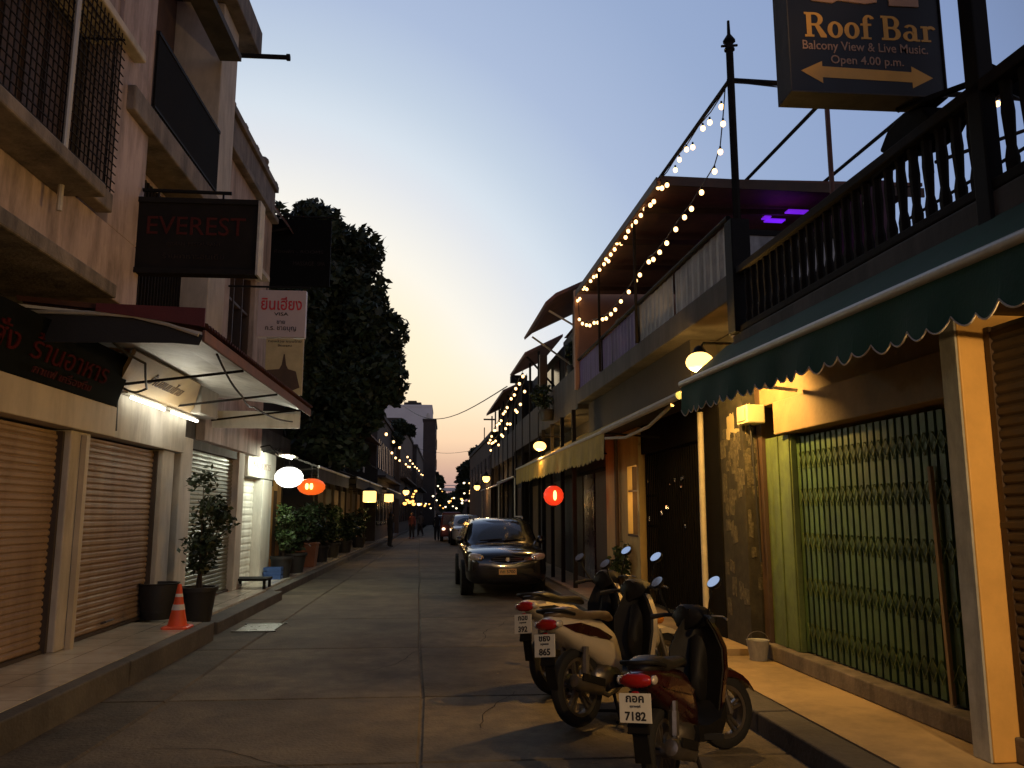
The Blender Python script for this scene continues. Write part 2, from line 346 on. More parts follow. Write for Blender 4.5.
def slats(mb, x, y0, y1, z0, z1, pitch=.075, d=.018, s=1):     # rolling shutter profile facing +x (s=1) or -x (s=-1)
    n = int((z1-z0)/pitch); rows = []; seed = y0*3.1
    for i in range(n):
        z = z0+i*pitch; j = .004*noise.noise(Vector((seed, i*.7, 0)))
        rows += [(0, z), (d+j, z+pitch*.25), (d+j, z+pitch*.7), (0, z+pitch*.94)]
    rows.append((0, z1)); m = 13; k = len(rows); vs = []
    for q in range(m):
        y = y0+(y1-y0)*q/(m-1)
        for a, z in rows:
            b = .013*noise.noise(Vector((y*1.1+seed, z*1.3, seed)))+.006*noise.noise(Vector((y*3+seed, z*4, 2)))
            vs.append((x+s*(a+b), y, z+.006*noise.noise(Vector((y*.8, z*.6, seed)))))
    return mb.add(vs, [(q*k+i, q*k+i+1, (q+1)*k+i+1, (q+1)*k+i) for q in range(m-1) for i in range(k-1)])

# ------------------------------------------------------------------ LEFT: the near shophouse
s = thing('shophouse', 'three storey stained pink plaster shophouse with two brown shutters and caged upper window', 'building', (-4.75, 8, 0))
MB().box(-12, -4.75, -6, 14.05, 0, 10.4).build('wall', M['dark'], s)
MB().box(-4.75, -3.9, -6, 10.2, 4.19, 5.0).box(-4.75, -3.9, 9.2, 10.2, 5.0, 10.38).box(-4.75, -3.95, -6, 9.2, 7.32, 8.6).box(-4.75, -4.35, 10.2, 13.1, 3.3, 6.52).build('facade_wall', M['pinkwall'], s, bevel=.012)
MB().box(-4.75, -3.9, 13.1, 14.05, 3.3, 10.38).build('pier', M['plaster_pale'], s, bevel=.015)
for y0, y1 in ((4.9, 5.4), (9.43, 9.93), (12.42, 12.92)):
    q = MB().box(-4.75, -4.2, y0, y1, .252, 2.66).build('pillar', M['plaster_pale'], s, bevel=.015)
MB().box(-4.19, -4.13, 9.66, 9.74, .25, 2.62).build('downpipe', M['cream'], s)
for y0, y1 in ((-1, 4.88), (5.4, 9.43), (9.93, 12.42)):
    q = slats(MB(), -4.34, y0, y1, .29, 2.64).build('roller_shutter', M['shut'], s)
    MB().box(-4.36, -4.3, y0+.01, y1-.01, .253, .29).build('bottom_rail', M['shutdark'], q)
    MB().box(-4.35, -4.27, y0+.002, y0+.05, .253, 2.64).box(-4.35, -4.27, y1-.05, y1-.002, .253, 2.64).build('guide_rail', M['shutdark'], q)
MB().tube([(-4.33, 10.95, .36), (-4.28, 10.95, .38), (-4.28, 11.2, .38), (-4.33, 11.2, .36)], .014, 6).build('shutter_handle', M['steel'], s)
MB().box(-4.75, -4.12, -6, 10.42, 2.665, 3.04).build('fascia', M['cream'], s, bevel=.01)
MB().box(-4.75, -3.6, -6, 8.86, 4.03, 4.185).build('ledge', M['conc'], s, bevel=.02)
MB().box(-3.898, -3.72, -6, 8.88, 5.003, 5.22).box(-3.9, -3.45, 5, 8.05, 4.86, 5.0).build('window_ledge', M['conc'], s, bevel=.02)
MB().box(-4.298, -3.76, -6, 9.6, 7.202, 7.31).build('window_hood', M['plaster_pale'], s, bevel=.02)
MB().box(-4.75, -4.3, -6, 9.2, 5, 7.2).build('bay_wall', M['dark'], s)
wd = MB().box(-4.299, -4.27, 3, 8.95, 5.35, 7.05).build('window', M['brownwood'], s)
m = MB()
for k in range(14): m.box(-4.268, -4.24, 3.2+k*.42, 3.26+k*.42, 5.4, 7.0)
m.build('window_frame', M['brownwood'], wd)
m = MB()
for k in range(62): m.box(-3.80, -3.788, 3.05+k*.0965, 3.06+k*.0965, 5.223, 7.2)
for k in range(19): m.box(-3.788, -3.777, 3.0, 9.02, 5.3+k*.1, 5.31+k*.1)
for z in (5.23, 7.15): m.box(-4.26, -3.79, 9.0, 9.02, z, z+.02)
for k in range(4): m.box(-3.9, -3.885, 8.99, 9.005, 5.23, 7.18); m.box(-4.2+.1*k, -4.185+.1*k, 9.0, 9.015, 5.23, 7.18)
m.build('window_cage', M['iron'], s)
MB().tube([(-3.74, 7.74, 4.6), (-3.74, 7.77, 7.3)], .028, 8).build('drain_pipe', M['alu'], s)
MB().box(-4.75, -3.8, 9.45, 13.13, 6.53, 6.85).build('balcony_slab', M['conc'], s, bevel=.02)
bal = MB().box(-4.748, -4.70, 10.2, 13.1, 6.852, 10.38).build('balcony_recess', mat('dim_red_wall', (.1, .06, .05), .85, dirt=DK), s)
MB().box(-4.69, -4.64, 10.8, 12.4, 6.86, 9.2).build('balcony_door', M['brownwood'], bal)
m = MB()
for k in range(34): m.box(-3.885, -3.865, 10.22+k*.085, 10.24+k*.085, 6.852, 7.98)
m.box(-3.9, -3.85, 10.2, 13.1, 7.98, 8.03).box(-3.9, -3.85, 10.2, 13.1, 6.95, 6.98)
m.build('balcony_railing', M['black'], s)
MB().box(-3.89, -3.86, 10.2, 13.1, 6.99, 7.97).build('railing_sheet', M['flatblack'], s)
sd = MB().box(-4.348, -4.32, 10.95, 13.05, 3.7, 6.4).build('window', M['black'], s)
m = MB()
for k in range(17): m.box(-4.318, -4.29, 11+k*.12, 11.03+k*.12, 3.7, 6.38)
m.build('window_bars', M['iron'], sd)
MB().box(-4.33, -3.95, 10.205, 10.24, 3.7, 6.4).build('reveal_panel', M['orange'], s)
MB().box(-13, -3.68, -6, 14.85, 10.4, 10.93).build('roof_slab', M['conc'], s, bevel=.02)
MB().tube([(-3.9, 14, 9.95), (-2.98, 14.0, 9.95)], .045, 8).tube([(-3.02, 14, 9.95), (-2.96, 14, 9.95)], .065, 8).build('spout_pipe', M['black'], s)
MB().box(-3.9, -3.55, 10.0, 13.0, 9.25, 9.36).build('sun_shade', M['darkgrey'], s)

# signs and canopy of the near shophouse
k = thing('shop_sign', 'long dark sign board with dull red lettering above the nearest brown shutter', 'sign', (-4.1, 8, 3.05))
m = MB(); m.add([(-4.11, -2, 3.045), (-4.11, 10.35, 3.045), (-3.93, 10.35, 3.63), (-3.93, -2, 3.63), (-4.2, -2, 3.06), (-4.2, 10.35, 3.06), (-4.02, 10.35, 3.66), (-4.02, -2, 3.66)],
      [(0, 1, 2, 3), (7, 6, 5, 4), (0, 4, 5, 1), (3, 2, 6, 7), (0, 3, 7, 4), (1, 5, 6, 2)])
m.build('board', mat('dark_teal_board', (.0055, .0065, .006), .95, var=.3, scale=2, spec=.06), k)
up = Vector((.18, 0, .585))
MB().text('ร้านอาหาร', Vector((-4.055, 8.05, 3.24)), (0, 1, 0), up, width=1.75, height=.26, depth=.02).text('ตามสั่ง', Vector((-4.055, 6.5, 3.24)), (0, 1, 0), up, width=1.3, height=.26, depth=.02).build('lettering', mat('dull_red_letters', (.06, .008, .007), .95, bump=0, spec=.05), k)
MB().text('กาแฟ เครื่องดื่ม', Vector((-4.09, 8.2, 3.11)), (0, 1, 0), up, width=1.3, height=.1, depth=.02).build('fine_lettering', M['maroon'], k)

k = thing('shop_sign', 'cream signboard lit from below by two fluorescent tubes over a brown shutter', 'sign', (-4.2, 11.8, 2.67))
MB().box(-4.4, -4.16, 10.5, 13.25, 2.67, 3.24).build('board', M['plaster_pale'], k, bevel=.008)
m = MB(); m.add([(-4.10, 10.3, 3.27), (-4.10, 13.3, 3.27), (-3.76, 12.55, 3.665), (-3.76, 9.95, 3.665), (-4.14, 10.3, 3.30), (-4.14, 13.3, 3.30), (-3.80, 12.55, 3.70), (-3.80, 9.95, 3.70)],
      [(0, 1, 2, 3), (7, 6, 5, 4), (0, 4, 5, 1), (3, 2, 6, 7), (0, 3, 7, 4), (1, 5, 6, 2)])
m.build('sign_board', mat('tan_sign_face', (.42, .3, .15), .6, var=.1, dirt=(.3, .18, .08), dirt_amt=.5), k)
MB().text('ร้านขนมไทย', (-3.965, 10.9, 3.43), (0, 1, 0), (.34, 0, .395), width=1.3, height=.17, depth=.012, shear=.3).build('lettering', M['brownwood'], k)
for y0 in (10.62, 12.16):
    f = MB().box(-4.155, -4.06, y0-.05, y0+1.4, 3.245, 3.262).build('lamp_batten', M['alu'], k)
    MB().tube([(-4.03, y0, 3.195), (-4.03, y0+1.2, 3.195)], .024, 8).build('fluorescent_tube', M['tube'], f)
lamp('tube_glow', (-3.9, 11.95, 3.12), 10, (1, .96, .8), .3, k)
MB().tube([(-4.15, 10.45, 3.3), (-4.14, 10.47, 2.75)], .018, 6).build('conduit', M['cable'], k)

k = thing('metal_canopy', 'rust red corrugated metal canopy with pale lit underside over the left pavement', 'canopy', (-3.4, 11.5, 3.6))
n = 64; vs = []; fs = []
for i in range(n*2+1):
    y = 8.2+6.45*i/(n*2); dz = .022*math.cos(math.pi*i)
    vs += [(-4.3, y, 3.86+dz), (-3.1, y, 3.75+dz), (-2.42, y, 3.6+dz)]
for i in range(n*2):
    for j in range(2): a = i*3+j; fs.append((a, a+1, a+4, a+3))
MB().add(vs, fs).build('roof_sheet', M['rust'], k)
MB().prism([(-4.3, 3.80), (-3.1, 3.69), (-2.48, 3.54), (-2.48, 3.51), (-3.1, 3.66), (-4.3, 3.77)], 'xz', 8.22, 14.6).build('ceiling_board', M['white'], k)
MB().box(-2.475, -2.445, 8.2, 14.65, 3.44, 3.56).build('fascia', M['rust'], k, bevel=.006)
MB().tube([(-4.9, 8.17, 3.70), (-3.6, 8.17, 3.71), (-3.15, 8.17, 3.68), (-2.8, 8.17, 3.60), (-2.5, 8.17, 3.50)], .02, 6).build('edge_trim', M['alu'], k)
MB().prism([(-3.5, 3.72), (-2.44, 3.58), (-2.44, 3.77), (-3.5, 3.80)], 'xz', 8.14, 8.16).build('red_flashing', M['red'], k)
MB().prism([(-4.9, 3.40), (-2.75, 3.42), (-2.5, 3.40), (-2.46, 3.5), (-2.8, 3.6), (-3.15, 3.68), (-4.9, 3.70)], 'xz', 8.19, 8.205).build('drop_board', M['cable'], k)
for y in (10.4, 12.5, 14.4): MB().bar((-4.3, y, 3.3), (-2.6, y, 3.52), .03).build('bracket', M['iron'], k)
MB().box(-4.3, -2.6, 14.45, 14.5, 3.2, 3.5).build('board', M['white'], k)
for pts, lab in (([(-3.6, 8.3, 3.66), (-3.3, 9.0, 3.35), (-3.7, 10.2, 3.25), (-4.1, 10.5, 3.3)], 'black cable sagging under the near end of the rust red canopy'),
                 ([(-2.6, 9.2, 3.5), (-2.7, 10.8, 3.25), (-2.9, 12.3, 3.3), (-2.7, 14.3, 3.3)], 'black cable looping along the front edge of the rust red canopy')):
    p2 = []
    for a, b in zip(pts, pts[1:]):
        for q in range(6): p2.append(Vector(a).lerp(Vector(b), q/6)-Vector((0, 0, .05*math.sin(math.pi*q/6))))
    tag(MB().tube(p2+[pts[-1]], .014, 6).build('cable', M['cable'], None, smooth=60), lab, 'cable')
k = thing('ceiling_lamp', 'small bright round lamp under the rust red canopy beside the tube lit sign', 'lamp', (-4.05, 10.3, 3.62))
MB().lathe([(.02, .16), (.06, .12), (.07, .06)], (-4.05, 10.3, 3.55), 10).build('shade', M['alu'], k); MB().ball((-4.05, 10.3, 3.58), .045, 10, 6).build('bulb', M['tube'], k)

# hanging signs
k = thing('hanging_sign', 'large black box sign with maroon EVEREST lettering hung out from the shophouse', 'sign', (-3.2, 10.15, 5.2))
MB().box(-3.96, -2.43, 10.05, 10.27, 4.69, 5.64).build('box', mat('faded_black_sign', (.015, .0135, .0132), .9, var=.3, scale=2, bump=0, spec=.1), k, bevel=.01)
m = MB(); m.box(-3.99, -3.962, 10.03, 10.29, 4.68, 5.65); m.box(-2.428, -2.40, 10.03, 10.29, 4.68, 5.65); m.build('edge_trim', M['greywhite'], k)
MB().box(-3.958, -2.432, 10.02, 10.05, 5.59, 5.655).box(-3.958, -2.432, 10.02, 10.05, 4.675, 4.74).build('frame_edge', M['black'], k)
MB().box(-4.3, -4.02, 10.07, 10.25, 4.72, 5.66).build('mounting_panel', M['black'], k)
MB().text('EVEREST', (-3.78, 10.048, 5.18), (1, 0, 0), (0, 0, 1), width=1.2, height=.235).build('lettering', M['maroon'], k)
MB().text('INDIAN  RESTAURANT', (-3.2, 10.048, 5.04), (1, 0, 0), (0, 0, 1), width=.66, height=.045, align='C').text('ร้านอาหารอินเดีย', (-3.2, 10.048, 4.87), (1, 0, 0), (0, 0, 1), width=.75, height=.075, align='C').build('fine_lettering', M['dimgrey'], k)
MB().tube([(-4.35, 10.15, 5.8), (-2.8, 10.15, 5.78)], .025, 8).bar((-3.7, 10.15, 5.64), (-3.7, 10.15, 5.8), .02).bar((-2.9, 10.15, 5.64), (-2.9, 10.15, 5.8), .02).build('hanger', M['black'], k)

k = thing('hanging_sign', 'pale sign with red Thai lettering hung from a rod beyond the black box sign', 'sign', (-3.05, 15, 5.4))
MB().box(-3.53, -2.66, 14.92, 15.07, 4.93, 5.82).build('panel', M['signwhite'], k, bevel=.01)
MB().text('ยินเฮียง', (-3.1, 14.918, 5.44), (1, 0, 0), (0, 0, 1), width=.74, height=.25, align='C', bold=.012).build('lettering', M['signred'], k)
MB().text('VISA', (-3.1, 14.918, 5.335), (1, 0, 0), (0, 0, 1), width=.26, height=.06, align='C', bold=.01).text('ขาย', (-3.1, 14.918, 5.18), (1, 0, 0), (0, 0, 1), width=.15, height=.06, align='C').text('ก.ร. ชายบุญ', (-3.1, 14.918, 5.03), (1, 0, 0), (0, 0, 1), width=.56, height=.1, align='C').build('fine_lettering', M['ink'], k)
MB().tube([(-4.1, 15, 5.9), (-2.6, 15, 5.9)], .02, 6).bar((-3.4, 15, 5.82), (-3.4, 15, 5.9), .015).bar((-2.8, 15, 5.82), (-2.8, 15, 5.9), .015).build('hanger', M['black'], k)
k = thing('poster_board', 'yellowed poster board with a dark spire picture hung below the pale Thai sign', 'sign', (-3.02, 15, 4.4))
MB().box(-3.36, -2.68, 14.96, 15.04, 3.86, 4.91).build('panel', M['signcream'], k, bevel=.006)
MB().text('ทองม้วน ขนมไทย', (-3.02, 14.958, 4.84), (1, 0, 0), (0, 0, 1), width=.6, height=.05, align='C').text('วัดอรุณ', (-3.02, 14.958, 4.75), (1, 0, 0), (0, 0, 1), width=.25, height=.05, align='C').build('lettering', M['ink'], k)
MB().prism([(-3.32, 4.32), (-3.1, 4.34), (-3.06, 4.42), (-3.03, 4.62), (-3.01, 4.62), (-2.98, 4.42), (-2.94, 4.34), (-2.8, 4.3), (-2.72, 4.0), (-2.9, 3.92), (-3.3, 3.95)], 'xz', 14.956, 14.962).build('picture', M['brownwood'], k)

# ------------------------------------------------------------------ LEFT: the beige building and on
s = thing('shophouse', 'beige shophouse with heavy parapet and green roller shutter beyond the pink one', 'building', (-4.75, 16, 0))
MB().box(-12, -4.45, 14.05, 18.35, 0, 9.1).build('wall', M['plaster_pale'], s)
MB().box(-4.45, -4.1, 14.07, 15.1, 2.95, 8.3).box(-4.45, -4.1, 17.05, 18.3, 2.95, 8.3).box(-4.45, -4.1, 15.1, 17.05, 2.95, 4.3).box(-4.45, -4.1, 15.1, 17.05, 6.6, 8.3).build('facade_wall', M['plaster'], s, bevel=.012)
m = MB().box(-4.45, -3.95, 14.08, 18.3, 8.302, 8.42).box(-4.45, -4.05, 14.08, 18.28, 8.42, 9.05).box(-4.45, -3.98, 14.08, 18.3, 9.052, 9.2)
for q in range(5): m.box(-4.3, -4.0, 14.3+q*.95, 14.5+q*.95, 9.2, 9.27)
m.build('parapet', M['conc'], s, bevel=.015)
MB().ball((-4.1, 17.2, 9.33), .12, 8, 6).build('finial', M['conc'], s)
wn = MB().box(-4.44, -4.4, 15.12, 17.03, 4.32, 6.58).build('window', M['glass'], s)
m = MB()
for y in (15.12, 15.75, 16.4, 17.0): m.box(-4.38, -4.2, y, y+.05, 4.32, 6.58)
m.box(-4.36, -4.22, 15.12, 17.03, 5.8, 5.85); m.build('window_frame', M['brownwood'], wn)
MB().box(-4.3, -3.85, 14.9, 17.2, 6.62, 6.72).build('window_hood', M['plaster_pale'], s)
for y0, y1 in ((13.3, 13.88), (16.92, 17.4)): MB().box(-4.45, -4.22, y0, y1, .2, 2.95).build('pillar', M['plaster_pale'], s, bevel=.012)
q = slats(MB(), -4.36, 13.88, 16.92, .24, 2.8).build('roller_shutter', M['shutgreen'], s)
MB().box(-4.4, -4.3, 13.9, 16.9, .2, .24).build('bottom_rail', M['shutdark'], q)
MB().box(-4.44, -4.25, 13.3, 17.4, 2.8, 3.3).build('fascia', M['darkgrey'], s)
k = thing('sheet_awning', 'rusty sloping sheet awning high on the beige building end wall', 'awning', (-4, 19, 8.5))
MB().add([(-4.3, 18.4, 9.1), (-3.75, 18.4, 8.35), (-3.75, 20.6, 8.35), (-4.3, 20.6, 9.1), (-4.3, 18.4, 9.06), (-3.75, 18.4, 8.31), (-3.75, 20.6, 8.31), (-4.3, 20.6, 9.06)], [(0, 1, 2, 3), (7, 6, 5, 4), (0, 4, 5, 1), (1, 5, 6, 2), (2, 6, 7, 3), (3, 7, 4, 0)]).build('sheet', M['rust'], k)
for y in (18.6, 20.4): MB().bar((-4.35, y, 8.2), (-3.78, y, 8.33), .04).build('bracket', M['iron'], k)
k = thing('hanging_sign', 'black sign board with thin white lettering in front of the big tree', 'sign', (-3.55, 19.05, 7.9))
MB().box(-4.35, -2.86, 19, 19.12, 7.05, 8.7).build('panel', M['signmatte'], k, bevel=.01)
MB().text('ห้องพัก - ROOMS', (-3.6, 18.998, 7.85), (1, 0, 0), (0, 0, 1), width=1.15, height=.09, align='C').text('MASSAGE  SPA', (-3.35, 18.998, 7.55), (1, 0, 0), (0, 0, 1), width=.75, height=.1, align='C').build('lettering', M['dimgrey'], k)
MB().tube([(-4.6, 19.06, 8.78), (-2.8, 19.06, 8.78)], .025, 6).build('hanger', M['black'], k)

s = thing('shophouse', 'low dark shop with a bright white lit front and half open tiled door', 'building', (-5, 20, 0))
MB().box(-12, -4.62, 18.36, 23.2, 0, 5).build('wall', M['dark'], s)
MB().box(-4.62, -4.3, 17.41, 17.6, .2, 3.2).box(-4.62, -4.28, 19.45, 20.45, .2, 2.5).build('pillar', M['white'], s, bevel=.01)
d = slats(MB(), -4.5, 17.62, 19.44, .24, 2.5, .16, .012).build('tiled_door', M['white'], s)
MB().box(-4.6, -4.28, 17.5, 19.5, .19, .26).build('door_step', M['white'], s)
MB().box(-4.62, -4.27, 17.9, 20.75, 2.52, 3.14).build('sign_panel', M['white'], s, bevel=.01)
MB().text('ร้านอาหาร', (-4.265, 18.4, 2.72), (0, 1, 0), (0, 0, 1), width=1.7, height=.22).build('lettering', M['plaster'], s)
for y in (18.2, 19.2): MB().tube([(-4.27, y, 3.12), (-3.9, y, 3.2), (-3.7, y, 2.98)], .015, 6).build('lamp_arm', M['black'], s)
lamp('shop_front_glow', (-3.55, 18.9, 2.9), 120, (.95, 1, .78), .12, s)
MB().box(-3.8, -3.5, 18.3, 19.5, 3.0, 3.03).build('lamp_tray', M['alu'], s)
MB().tube([(-3.65, 18.35, 2.98), (-3.65, 19.45, 2.98)], .018, 8).build('fluorescent_tube', M['tube'], s)
MB().box(-4.62, -4.45, 20.8, 21.5, .2, 2.4).build('orange_panel', M['orange'], s); MB().box(-4.62, -4.5, 22.2, 22.7, .2, 2.6).build('orange_panel', M['orange'], s)
MB().box(-4.618, -4.4, 17.42, 23.2, 3.2, 3.75).build('fascia', M['darkgrey'], s)
m = MB().box(-4.56, -4.5, 21.52, 22.18, .25, 2.3); m.build('door', M['brownwood'], s)

def canopy(label, y0, y1, x1, z1, m, edge):
    k = thing('cloth_canopy', label, 'canopy', (x1-.5, (y0+y1)/2, z1))
    MB().prism([(-4.45, z1+.5), (x1, z1+.05), (x1, z1+.01), (-4.45, z1+.46)], 'xz', y0, y1).build('cover', m, k)
    MB().tube([(x1, y0, z1+.03), (x1, y1, z1+.03)], .035, 6).build('edge_pipe', edge, k)
    MB().box(x1-.015, x1+.005, y0+.02, y1-.02, z1-.32, z1+.0).build('valance', m, k)
    for y in (y0+.2, (y0+y1)/2, y1-.2): MB().bar((-4.45, y, z1-.1), (x1-.05, y, z1), .03).build('arm', M['iron'], k)
canopy('grey cloth canopy with white edge behind the orange lantern', 20.6, 27.0, -3.2, 2.83, M['darkgrey'], M['white'])
canopy('dark cloth canopy with pale front pipe over the plant pots', 27.3, 38, -3.0, 2.86, M['dark'], M['alu'])
canopy('far dark canopy over the lit restaurant fronts', 38.4, 50, -2.8, 2.8, M['dark'], M['alu'])

def lantern(name, label, c, r, m, core, watt, col, ncore=1, ribs=14):
    k = thing(name, label, 'lantern', (c[0], c[1], c[2]+r[2]))
    rings = []; nn = 14
    for i in range(nn+1):
        t = math.pi*(i+.6)/(nn+1.2); rr = math.sin(t)*(1+.02*(-1)**i)
        rings.append([(c[0]+r[0]*rr*math.cos(2*math.pi*j/20), c[1]+r[1]*rr*math.sin(2*math.pi*j/20), c[2]-r[2]*math.cos(t)) for j in range(20)])
    MB().loft(rings).build('shade', m, k, smooth=50)
    MB().lathe([(.06, r[2]-.01), (.06, r[2]+.025)], c, 10).build('cap', M['black'], k)
    MB().lathe([(.05, -r[2]-.02), (.05, -r[2]+.01)], c, 10).build('base_ring', M['black'], k)
    MB().tube([(c[0], c[1], c[2]+r[2]), (c[0], c[1], c[2]+r[2]+.25)], .008, 5).build('cord', M['cable'], k)
    if core:
        for q in range(ncore):
            MB().ball((c[0]-(.045 if ncore == 2 else 0)+.09*q, c[1]-r[1]-.002+.012*0, c[2]), (.035, .012, .07 if ncore == 2 else .11), 8, 6).build('glowing_spot', core, k)
    lamp('lantern_glow', (c[0], c[1]-r[1]-.12, c[2]-.05), watt, col, .1, k)
    return k
lantern('lantern', 'large white oval lantern hung by the lit white shop', (-2.81, 14.8, 2.36), (.25, .25, .185), M['lanw'], None, 9, (1, .98, .88))
lantern('lantern', 'flattened orange lantern hung just beyond the white oval one', (-2.77, 17, 2.26), (.28, .28, .17), M['lano'], M['core'], 5, (1, .3, .06), 2)

s = thing('shophouse', 'dark two storey shophouse with pale washing on its upper balcony', 'building', (-5, 36, 0))
MB().box(-12, -4.5, 28, 45, 0, 5.4).build('wall', M['fardark'], s)
MB().box(-4.5, -3.75, 28, 45, 3.05, 3.2).build('balcony_slab', M['fardark'], s)
m = MB()
for q in range(60): m.box(-3.8, -3.77, 28.1+q*.28, 28.14+q*.28, 3.2, 4.0)
m.box(-3.82, -3.75, 28, 45, 4.0, 4.05); m.build('balcony_railing', M['iron'], s)
for q, (y, c) in enumerate(((28.6, 'pinkwall'), (30.2, 'greywhite'), (31.5, 'plaster'), (33.4, 'pinkwall'), (36.5, 'greywhite'))):
    MB().box(-3.74, -3.72, y, y+.6, 3.5, 4.25).build('hanging_cloth', M[c], s)
for q in range(8):
    MB().box(-4.5, -4.4, 28.4+q*2.05, 29.6+q*2.05, .2, 2.6).build('shop_door', M[('brownwood', 'shutdark', 'orange', 'tan')[q % 4]], s)
    MB().box(-4.5, -4.35, 29.8+q*2.05, 30.1+q*2.05, .2, 2.9).build('pillar', M['farbrown'], s)
MB().prism([(-12, 5.4), (-8, 6.8), (-3.6, 5.3), (-3.6, 5.36), (-8, 6.88), (-12, 5.5)], 'xz', 27.8, 45.2).build('roof', M['rust'], s)
s = thing('yard_wall', 'dark wall closing the yard under the big tree', 'wall', (-8, 25, 0))
MB().box(-12, -6.2, 23.22, 27.98, 0, 3.2).build('panel', M['fardark'], s)
def block(label, x0, x1, y0, y1, h, m, side, roof=True, winz=((1.0, 2.4), (4.2, 5.8))):
    s = thing('town_building', label, 'building', ((x0+x1)/2, (y0+y1)/2, 0))
    MB().box(x0, x1, y0, y1, 0, h).build('wall', m, s)
    xf = x1 if side > 0 else x0; sg = side
    n = max(2, int((y1-y0)/2.6))
    for i in range(n):
        yy = y0+(i+.25)*(y1-y0)/n; ww = (y1-y0)/n*.5
        for z0, z1 in winz:
            if z1 < h-.2:
                wn = MB().box(xf, xf+sg*.05, yy, yy+ww, z0, z1).build('window', M['glass'], s)
                MB().box(xf+sg*.05, xf+sg*.09, yy+ww/2-.04, yy+ww/2+.04, z0, z1).build('frame', M['farbrown'], wn)
    if roof:
        MB().box(x0-.1, x1+.1, y0-.2, y1+.2, h, h+.25).build('roof', M['fardark'], s)
        MB().box(x1-.6 if side > 0 else x0-.5, x1+.5 if side > 0 else x0+.6, y0+.3, y1-.3, h*.5, h*.5+.12).build('balcony_slab', m, s)
    return s
block('plain dark building past the washing balcony', -12, -3.9, 45.3, 62, 7.3, M['fardark'], 1)
block('brown building with roof terrace in front of the pale tower', -12, -3.6, 62.3, 84, 8.6, M['farbrown'], 1)
block('narrow dark building left of the street end', -12, -3.2, 84.4, 108, 8.4, M['fardark'], 1)
block('dark block standing against the right side of the pale tower', -3.4, -1.7, 112, 124, 14.2, M['fardark'], 1, winz=((2, 3.4), (5, 6.4), (8, 9.4), (11, 12.4)))
s = thing('tower_block', 'pale grey tower block with rooftop tank rising over the left roofs', 'building', (-6, 134, 0))
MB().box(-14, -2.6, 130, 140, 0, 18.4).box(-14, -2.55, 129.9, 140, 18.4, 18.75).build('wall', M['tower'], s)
MB().box(-7.2, -4.4, 132, 136, 18.75, 19.4).box(-6.6, -5.2, 133, 135, 19.4, 19.8).build('roof_tank', M['fardark'], s)
MB().ball((-3.2, 129.9, 16.3), (.35, .12, 1.2), 12, 8).build('oval_window', M['white'], s)
m = MB()
for z in (3, 6, 9, 12): m.box(-13, -9, 129.95, 130, z, z+1.4)
m.build('window_band', M['glass'], s)

# ------------------------------------------------------------------ RIGHT: gate shop
def RB(): return MB(ROW)
s = thing('gate_shop', 'shop with green folding gate and orange pillar below a dark balcony railing', 'building', (3.6, 6, 0))
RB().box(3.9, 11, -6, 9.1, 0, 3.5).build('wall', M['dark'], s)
RB().box(3.5, 3.9, 4.9, 9.05, .172, .33).build('plinth', M['conc'], s, bevel=.012)
RB().box(3.45, 3.9, -5, 4.9, .172, .27).build('plinth', M['tiler'], s, bevel=.012)
RB().box(3.56, 3.9, 8.96, 9.1, .33, 3.5).build('pier', M['brownwood'], s)
RB().box(3.60, 3.9, 8.32, 8.955, .332, 2.57).box(3.585, 3.6, 8.34, 8.42, .332, 2.57).box(3.585, 3.6, 8.62, 8.66, .332, 2.57).build('gate_jamb', M['green'], s, bevel=.006)
RB().box(3.62, 3.9, 5.5, 5.72, .332, 2.57).box(3.6, 3.62, 5.6, 5.7, .332, 2.57).build('gate_jamb', M['green'], s, bevel=.006)
g = RB()
ys = [5.76+i*.108 for i in range(24)]
for i, y in enumerate(ys):
    wd = .07 if i not in (10, 11) else .078
    g.box(3.66, 3.675, y, y+wd, .35, 2.53); g.box(3.675, 3.69, y, y+.006, .35, 2.53)
for z in (.37, .40, 2.50): g.box(3.692, 3.71, 5.74, 8.32, z, z+.025)
q = g.build('folding_gate', M['greendk'], s)
for z0 in (.55, 1.0, 1.45, 1.9, 2.28):
    g = RB()
    for i in range(23):
        a, b = ys[i]+.015, ys[i+1]+.015
        g.bar((3.652, a, z0-.09), (3.652, b, z0+.09), .009, .005); g.bar((3.645, a, z0+.09), (3.645, b, z0-.09), .009, .005)
    g.build('gate_lattice', M['green'], q)
RB().box(3.85, 3.895, 5.72, 8.32, .332, 2.57).build('gate_backing', mat('dark_green_boards', (.03, .055, .022), .8, var=.3, scale=5), s)
RB().bar((3.64, 5.98, .34), (3.63, 6.02, 2.1), .035, .03).build('gate_prop', M['tan'], s)
RB().box(3.5, 3.9, 5.5, 8.5, 2.575, 2.93).build('shutter_box', M['tan'], s, bevel=.01)
RB().box(3.55, 3.9, 5.362, 8.95, 2.933, 3.5).build('lintel', M['tan'], s, bevel=.01)
RB().box(3.56, 3.9, 5.36, 5.5, .33, 2.932).build('white_jamb', M['greywhite'], s, bevel=.006)
RB().box(3.332, 3.348, 5.19, 5.355, .175, 3.1).build('grey_strip', M['greywhite'], s)
RB().tube([(3.50, 5.44, .2), (3.50, 5.44, 2.1)], .035, 10).build('drain_pipe', M['greywhite'], s)
RB().box(3.35, 3.9, 5.18, 5.36, .175, 3.1).build('pillar', mat('pillar_paint', (.74, .44, .13), .6, var=.06, scale=2, bump=.08, dirt=(.36, .2, .06), dirt_amt=.35), s, bevel=.01)
q = slats(RB(), 3.56, -1, 5.17, .28, 3.0, s=-1).build('roller_shutter', M['shutdark'], s)
RB().box(3.535, 3.58, 5.12, 5.17, .28, 3.0).build('guide_rail', M['brownwood'], q)
